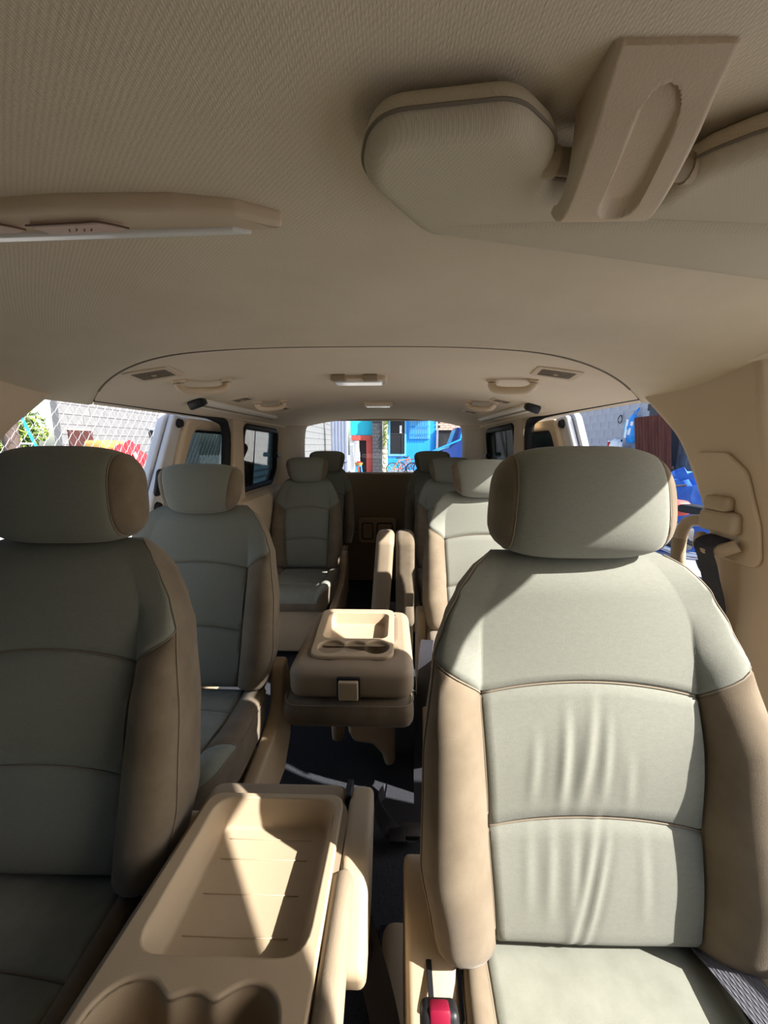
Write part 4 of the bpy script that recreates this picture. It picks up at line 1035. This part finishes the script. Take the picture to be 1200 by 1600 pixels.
for k in range(3): rbox('slat', (0.08, 1.25, 0.075), 'white_cloth', aw, 0.006, 1, (0, 0, k * 0.095), rot=(radians(-28), 0, 0))
rbox('hook', (0.05, 0.08, 0.14), 'black_plastic', aw, 0.006, 1, (-0.05, 0.62, -0.24))

bag = thing('plastic_bag', 'blue and white printed plastic bag hanging on the grey block wall', 'bag', (5.46, 8.98, 1.55))
bmh = bmesh.new(); bmesh.ops.create_icosphere(bmh, subdivisions=4, radius=1)
for v in bmh.verts:
    n = v.co.copy(); k = 1 + .08 * sin(8 * n.y + 4 * n.z) + .07 * sin(11 * n.z)
    tz = (n.z + 1) / 2
    v.co = Vector((n.x * .09 * k, n.y * .25 * k * (1.1 - .45 * tz), n.z * .33))
mobj('bag_body', bm_mesh(bmh), 'bag_blue', bag, 60)
for q, (yy, zz_, hy, hz, mtl) in enumerate(((0.10, 0.0, 0.045, 0.26, 'white_cloth'), (0.17, 0.02, 0.03, 0.2, 'turquoise'), (-0.04, -0.05, 0.05, 0.10, 'white_cloth'), (-0.10, 0.12, 0.05, 0.06, 'white_cloth'))):
    rbox('print_patch', (0.012, hy * 2, hz * 2 * .8), mtl, bag, 0.004, 1, (-0.088 + 0.010 * q * 0.4, yy * .8, zz_), rot=(0.1, 0, 0))
tube('bag_strap', catmull([(0, -0.06, 0.30), (0.10, -0.02, 0.46), (0, 0.06, 0.30)], 6), 0.012, 'bag_blue', bag, 6)
hk = thing('wall_ring', 'small metal ring on the grey block wall', 'ring', (5.53, 9.62, 1.80)); tube('ring', [(0, 0.085 * cos(a * pi / 8), 0.085 * sin(a * pi / 8)) for a in range(16)], 0.012, 'dark_metal', hk, 6, closed=True); rbox('peg', (0.05, 0.03, 0.03), 'dark_metal', hk, 0.003, 1, (0.01, 0, 0.09))

shf = thing('wall_shelf', 'white wall shelf near the open driver side sliding door', 'shelf', (5.35, 9.35, 1.10))
rbox('board', (0.36, 0.62, 0.03), 'white_cloth', shf, 0.004, 1); rbox('bracket', (0.30, 0.03, 0.14), 'white_cloth', shf, 0.004, 1, (0.02, -0.2, -0.08)); rbox('bracket', (0.30, 0.03, 0.14), 'white_cloth', shf, 0.004, 1, (0.02, 0.2, -0.08))
bc = thing('white_bundle', 'white cloth bundle on the wall shelf', 'bundle', (5.32, 9.30, 1.117))
bmh = bmesh.new(); bmesh.ops.create_icosphere(bmh, subdivisions=3, radius=1)
for v in bmh.verts:
    n = v.co.copy(); v.co = Vector((n.x * .13, n.y * .18 * (1 + .12 * sin(9 * n.z + 6 * n.x)), max(0, n.z * .15 * (1 + .2 * sin(8 * n.y)) + .06)))
mobj('cloth', bm_mesh(bmh), 'white_cloth', bc, 60)
pk = thing('pink_jar', 'small pink jar at the far end of the wall shelf', 'jar', (5.32, 9.57, 1.117)); tube('body', [(0, 0, 0), (0, 0, 0.15)], 0.05, 'red_cloth', pk, 12); tube('lid', [(0, 0, 0.152), (0, 0, 0.18)], 0.052, 'white_cloth', pk, 12)
bt = thing('spray_bottle', 'slim bottle with dark cap at the near end of the wall shelf', 'bottle', (5.30, 9.07, 1.117)); tube('body', [(0, 0, 0), (0, 0, 0.12), (0, 0, 0.15)], [0.035, 0.035, 0.015], 'white_cloth', bt, 12); tube('cap', [(0, 0, 0.151), (0, 0, 0.20)], 0.016, 'black_plastic', bt, 10)

mc = thing('motorcycle', 'dark motorcycle parked by the grey block wall', 'motorcycle', (3.75, 4.95, GZ), (0, 0, radians(100)))
for xx in (-0.62, 0.62):
    wh = tube('wheel', [(xx + 0.27 * cos(a * pi / 14), 0, 0.32 + 0.27 * sin(a * pi / 14)) for a in range(28)], 0.045, 'black_rubber', mc, 8, closed=True, up=Vector((0, 1, 0)))
    tube('rim', [(xx + 0.20 * cos(a * pi / 12), 0, 0.32 + 0.20 * sin(a * pi / 12)) for a in range(24)], 0.018, 'chrome', wh, 6, closed=True, up=Vector((0, 1, 0)))
    for q in range(5): tube('spoke', [(xx, 0, .32), (xx + .2 * cos(q * 1.257), 0, .32 + .2 * sin(q * 1.257))], 0.01, 'chrome', wh, 5)
tube('frame', [(-0.62, 0, 0.32), (-0.2, 0, 0.40), (0.1, 0, 0.62), (0.38, 0, 0.92)], 0.035, 'dark_metal', mc, 8)
tube('fork', [(0.62, 0, 0.32), (0.40, 0, 1.0)], 0.035, 'chrome', mc, 8)
rbox('engine', (0.34, 0.26, 0.30), 'dark_metal', mc, 0.04, 2, (0.02, 0, 0.42)); rbox('fuel_tank', (0.46, 0.26, 0.20), 'red_paint', mc, 0.08, 4, (0.14, 0, 0.80)); rbox('saddle', (0.62, 0.24, 0.10), 'black_rubber', mc, 0.04, 3, (-0.38, 0, 0.82))
tube('handlebar', [(0.28, -0.36, 1.06), (0.40, -0.15, 1.03), (0.40, 0.15, 1.03), (0.28, 0.36, 1.06)], 0.016, 'dark_metal', mc, 8)
rbox('headlamp', (0.12, 0.17, 0.17), 'lens', mc, 0.05, 3, (0.50, 0, 0.94)); tube('exhaust', [(0.1, 0.16, 0.3), (-0.3, 0.18, 0.28), (-0.75, 0.18, 0.36)], 0.04, 'chrome', mc, 8)
tp = thing('blue_tarp_heap', 'heap under a blue tarpaulin behind the motorcycle', 'tarp', (4.60, 5.95, GZ))
bmh = bmesh.new(); bmesh.ops.create_icosphere(bmh, subdivisions=4, radius=1)
for v in bmh.verts:
    n = v.co.copy(); k = 1 + .10 * sin(7 * n.x + 5 * n.y) + .07 * sin(15 * n.y + 3 * n.z) + .05 * sin(23 * n.x)
    v.co = Vector((n.x * .6 * k, n.y * .85 * k, max(0, n.z * 1.12 * k)))
mobj('tarpaulin', bm_mesh(bmh), 'blue_tarp', tp, 60)
rbox('light_corner', (0.30, 0.50, 0.26), 'sky_blue', tp, 0.08, 3, (-0.32, 0.1, 1.0), rot=(0, 0.5, 0.3))

# ---- behind the van: yard buildings
RY = 22.0
block_wall('wall_3', 'sunlit pale block wall seen through the left of the rear window', (-2.55, 17.5), (-2.55, 10.6), 17, 'block_white', 'mortar', r0=3)
gt = thing('metal_gate', 'tall grey blue metal gate beside the pale block wall', 'gate', (-1.95, 14.6, GZ))
rbox('gate_frame', (0.62, 0.06, 2.75), 'gate_grey', gt, 0.01, 1, (0, 0.05, 1.375))
for k in range(5): rbox('board', (0.105, 0.05, 2.65), 'gate_grey', gt, 0.012, 1, (-0.24 + k * 0.12, 0, 1.36))
rbox('cross_rail', (0.62, 0.04, 0.07), 'gate_grey', gt, 0.006, 1, (0, -0.035, 1.0))
hs = thing('turquoise_house', 'turquoise house front with red framed doorway', 'house', (-1.72, RY, GZ))
rbox('wall', (1.25, 0.2, 1.15), 'turquoise', hs, 0.01, 1, (0.0, 0.1, 2.70)); rbox('side_wall', (0.45, 0.2, 2.1), 'white_cloth', hs, 0.01, 1, (-0.45, 0.12, 1.05))
dr = rbox('door_frame', (0.10, 0.22, 2.1), 'red_paint', hs, 0.01, 1, (-0.18, 0.06, 1.05)); rbox('door_frame', (0.36, 0.22, 2.1), 'red_paint', hs, 0.01, 1, (0.44, 0.06, 1.05)); rbox('lintel', (1.1, 0.22, 0.28), 'red_paint', hs, 0.01, 1, (0.0, 0.05, 1.98))
rbox('doorway', (0.55, 0.1, 1.85), 'dark_hole', hs, 0.005, 1, (0.07, 0.20, 0.93)); rbox('white_post', (0.10, 0.2, 3.3), 'white_cloth', hs, 0.01, 1, (0.66, 0.05, 1.65))  # doorway is a solid near-black panel for the shaded inside
cu_ = thing('door_curtain', 'pale cloth hanging in the red framed doorway', 'curtain', (-2.0, RY - 0.12, GZ + 0.5))
V = []; F = []
for i in range(13):
    for j in range(5): V.append((-0.12 + i * 0.025 * (1.0 if j < 3 else .8), 0.03 * sin(i * 1.6), j * 0.33))
for i in range(12):
    for j in range(4): a = i * 5 + j; F.append((a, a + 5, a + 6, a + 1))
o = mesh('cloth', V, F, 'white_cloth', cu_, 60); md = o.modifiers.new('s', 'SOLIDIFY'); md.thickness = 0.01
tube('rod', [(-0.2, 0, 1.34), (0.25, 0, 1.34)], 0.015, 'dark_metal', cu_, 6)
st = thing('plastic_stool', 'small blue plastic stool before the red framed doorway', 'stool', (-1.78, RY - 1.3, GZ))
rbox('seat', (0.30, 0.30, 0.04), 'blue_paint', st, 0.012, 2, (0, 0, 0.47))
for sx in (-1, 1):
    for sy in (-1, 1): tube('leg', [(sx * .12, sy * .12, 0.46), (sx * .17, sy * .17, 0)], 0.03, 'blue_paint', st, 6)
bk = thing('goods_basket', 'pale basket of goods on the blue stool', 'basket', (-1.78, RY - 1.3, GZ + 0.495))
tube('basket', [(0, 0, 0), (0, 0, 0.16)], [0.16, 0.22], 'yellow_box', bk, 14); rbox('goods', (0.24, 0.22, 0.10), 'red_cloth', bk, 0.04, 2, (0, 0, 0.18))
pc = block_wall('wall_4', 'dark block pillar between the two house fronts', (-0.55, RY - 0.3), (-1.10, RY - 0.3), 17, 'dark_block', 'dark_hole', bl=0.275)
ps = thing('stone_strip', 'pale overgrown stone pillar beside the blue house', 'pillar', (-0.40, RY - 0.2, GZ))
for k in range(12): rbox('stone', (0.27 + 0.05 * sin(k * 2.1), 0.25, 0.262), 'pale_stone', ps, 0.05, 2, (0.02 * sin(k * 3), 0, k * 0.27 + 0.135))
leaf_mass('creeper', ps, [((0.05, -0.15, 2.9), (.15, .1, .5)), ((0, -0.15, 2.0), (.12, .08, .6))], 260, 0.06, 'leaf', 8)

bh = thing('blue_house', 'bright blue house front with dark window and barred window', 'house', (1.10, RY, GZ))
rbox('wall', (2.70, 0.25, 3.5), 'blue_bright', bh, 0.01, 1, (0, 0.14, 1.75))
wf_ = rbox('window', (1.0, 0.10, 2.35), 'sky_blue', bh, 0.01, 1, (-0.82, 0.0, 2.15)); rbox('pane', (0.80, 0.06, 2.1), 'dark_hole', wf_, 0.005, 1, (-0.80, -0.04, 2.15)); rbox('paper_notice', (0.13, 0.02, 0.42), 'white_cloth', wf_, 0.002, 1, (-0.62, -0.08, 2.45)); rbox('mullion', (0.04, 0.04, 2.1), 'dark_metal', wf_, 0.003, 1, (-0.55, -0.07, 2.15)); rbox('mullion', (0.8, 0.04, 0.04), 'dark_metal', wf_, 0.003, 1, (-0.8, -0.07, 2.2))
w2 = rbox('barred_window', (1.15, 0.08, 1.25), 'sky_blue', bh, 0.01, 1, (0.42, 0.0, 2.55))
for k in range(9): tube('bar', [(-0.10 + k * 0.13, -0.08, 1.93), (-0.10 + k * 0.13, -0.08, 3.2)], 0.018, 'blue_paint', w2, 5)
for zz_ in (2.2, 2.6, 3.0): tube('bar', [(-0.14, -0.09, zz_), (0.98, -0.09, zz_)], 0.018, 'blue_paint', w2, 5)
rbox('step', (2.4, 0.4, 0.18), 'concrete', bh, 0.01, 1, (-0.1, -0.25, 0.09))
rbox('eave', (2.7, 0.9, 0.10), 'corrugated', bh, 0.01, 1, (0, -0.2, 3.55))
gr = thing('brick_garage', 'pink brick wall over a dark garage opening', 'garage', (3.31, RY, GZ))
rbox('opening', (1.5, 0.15, 2.4), 'dark_hole', gr, 0.01, 1, (0, 0.1, 1.2)); rbox('mortar', (1.5, 0.2, 1.0), 'mortar', gr, 0.0, 1, (0, 0.1, 2.9))  # opening is a near-black panel painted for the garage's dark interior shade
bme = rbox_me((0.27, 0.08, 0.11), 0.006, 1); bme.materials.append(M['brick_pink'])
for r in range(8):
    for k in range(5):
        o = bpy.data.objects.new('brick', bme); link(o, gr); o.location = (-0.58 + k * 0.285 + (0.07 if r % 2 else -0.05), -0.02, 2.46 + r * 0.125)
rbox('jamb', (0.12, 0.2, 2.4), 'gate_grey', gr, 0.01, 1, (-0.80, 0.0, 1.2))
bw = thing('dark_wall', 'dark grey wall at the right edge of the rear view', 'wall', (3.55, 17.5, GZ)); rbox('wall', (0.5, 0.2, 3.2), 'dark_block', bw, 0.01, 1, (0, 0, 1.6)); rbox('capping', (0.54, 0.26, 0.06), 'gate_grey', bw, 0.01, 1, (0, 0, 3.23))  # plain wall in an even dark grey

# blue pick-up parked at the right of the yard
pu = thing('blue_pickup', 'blue vehicle with sloping windscreen parked at the right of the yard', 'car', (2.78, 18.6, GZ))
prof = fillet([(-0.95, 0.35), (0.9, 0.35), (0.9, 2.35), (0.30, 2.42), (-0.02, 1.45), (-0.90, 1.18)], 0.08, 5)
plate('body', prof, 'car_blue', pu, th=1.5, bev=0.05, fn=lambda a, b, c: (a, 0.8 + c, b))
plate('windscreen', [(0.02, 1.50), (0.06, 1.50), (0.33, 2.28), (0.29, 2.30)], 'sky_blue', pu, th=1.2, bev=0.004, fn=lambda a, b, c: (a - 0.05, 0.8 + c, b))
plate('bonnet', fillet([(-0.9, 1.20), (0.0, 1.46), (-0.02, 1.52), (-0.9, 1.26)], 0.02), 'sky_blue', pu, th=1.36, bev=0.01, fn=lambda a, b, c: (a, 0.8 + c, b))
for xx in (-0.6, 0.6): tube('wheel', [(xx, -0.02, 0.33), (xx, 0.18, 0.33)], 0.33, 'black_rubber', pu, 20)
tube('roof_bar', [(-0.85, -0.05, 1.28), (0.45, -0.05, 1.85), (0.62, -0.05, 2.9)], 0.05, 'blue_bright', pu, 8)

def bicycle(label, x, y, col, sc_=1.0, rz=0.0):
    b = thing('bicycle', label, 'bicycle', (x, y, GZ), (0, 0, rz), group='bicycles in the yard')
    for xx in (-0.52, 0.52):
        wv = tube('wheel', [(xx + 0.32 * cos(a * pi / 14), 0, 0.35 + 0.32 * sin(a * pi / 14)) for a in range(28)], 0.022, 'black_rubber', b, 6, closed=True, up=Vector((0, 1, 0)))
        tube('rim', [(xx + 0.29 * cos(a * pi / 12), 0, 0.35 + 0.29 * sin(a * pi / 12)) for a in range(24)], 0.012, 'galvanised', wv, 5, closed=True, up=Vector((0, 1, 0)))
        for q in range(8): tube('spoke', [(xx, 0, 0.35), (xx + 0.29 * cos(q * pi / 4), 0, 0.35 + 0.29 * sin(q * pi / 4))], 0.006, 'galvanised', wv, 4)
    V = []; F = []
    for p, q in (((-0.52, 0, .35), (-0.05, 0, .33)), ((-0.52, 0, .35), (-0.18, 0, .80)), ((-0.05, 0, .33), (-0.2, 0, .88)), ((-0.05, 0, .33), (0.36, 0, .78)), ((-0.18, 0, .80), (0.34, 0, .86)), ((0.52, 0, .35), (0.33, 0, .98))):
        tube_vf([p, q], 0.024, 6, V=V, F=F)
    mesh('frame', V, F, col, b, 60)
    rbox('saddle', (0.26, 0.14, 0.06), 'black_rubber', b, 0.02, 2, (-0.22, 0, 0.93)); tube('handlebar', [(0.30, -0.27, 1.02), (0.33, 0, 1.0), (0.30, 0.27, 1.02)], 0.016, 'dark_metal', b, 6)
    tube('crank', [(-0.05, -0.08, .33), (0.05, -0.08, .22)], 0.014, 'dark_metal', b, 5)
bicycle('orange bicycle parked before the blue house', 0.55, 20.2, 'orange_paint', rz=0.15)
bicycle('second bicycle leaning behind the orange one', 0.95, 20.8, 'red_paint', rz=-0.1)
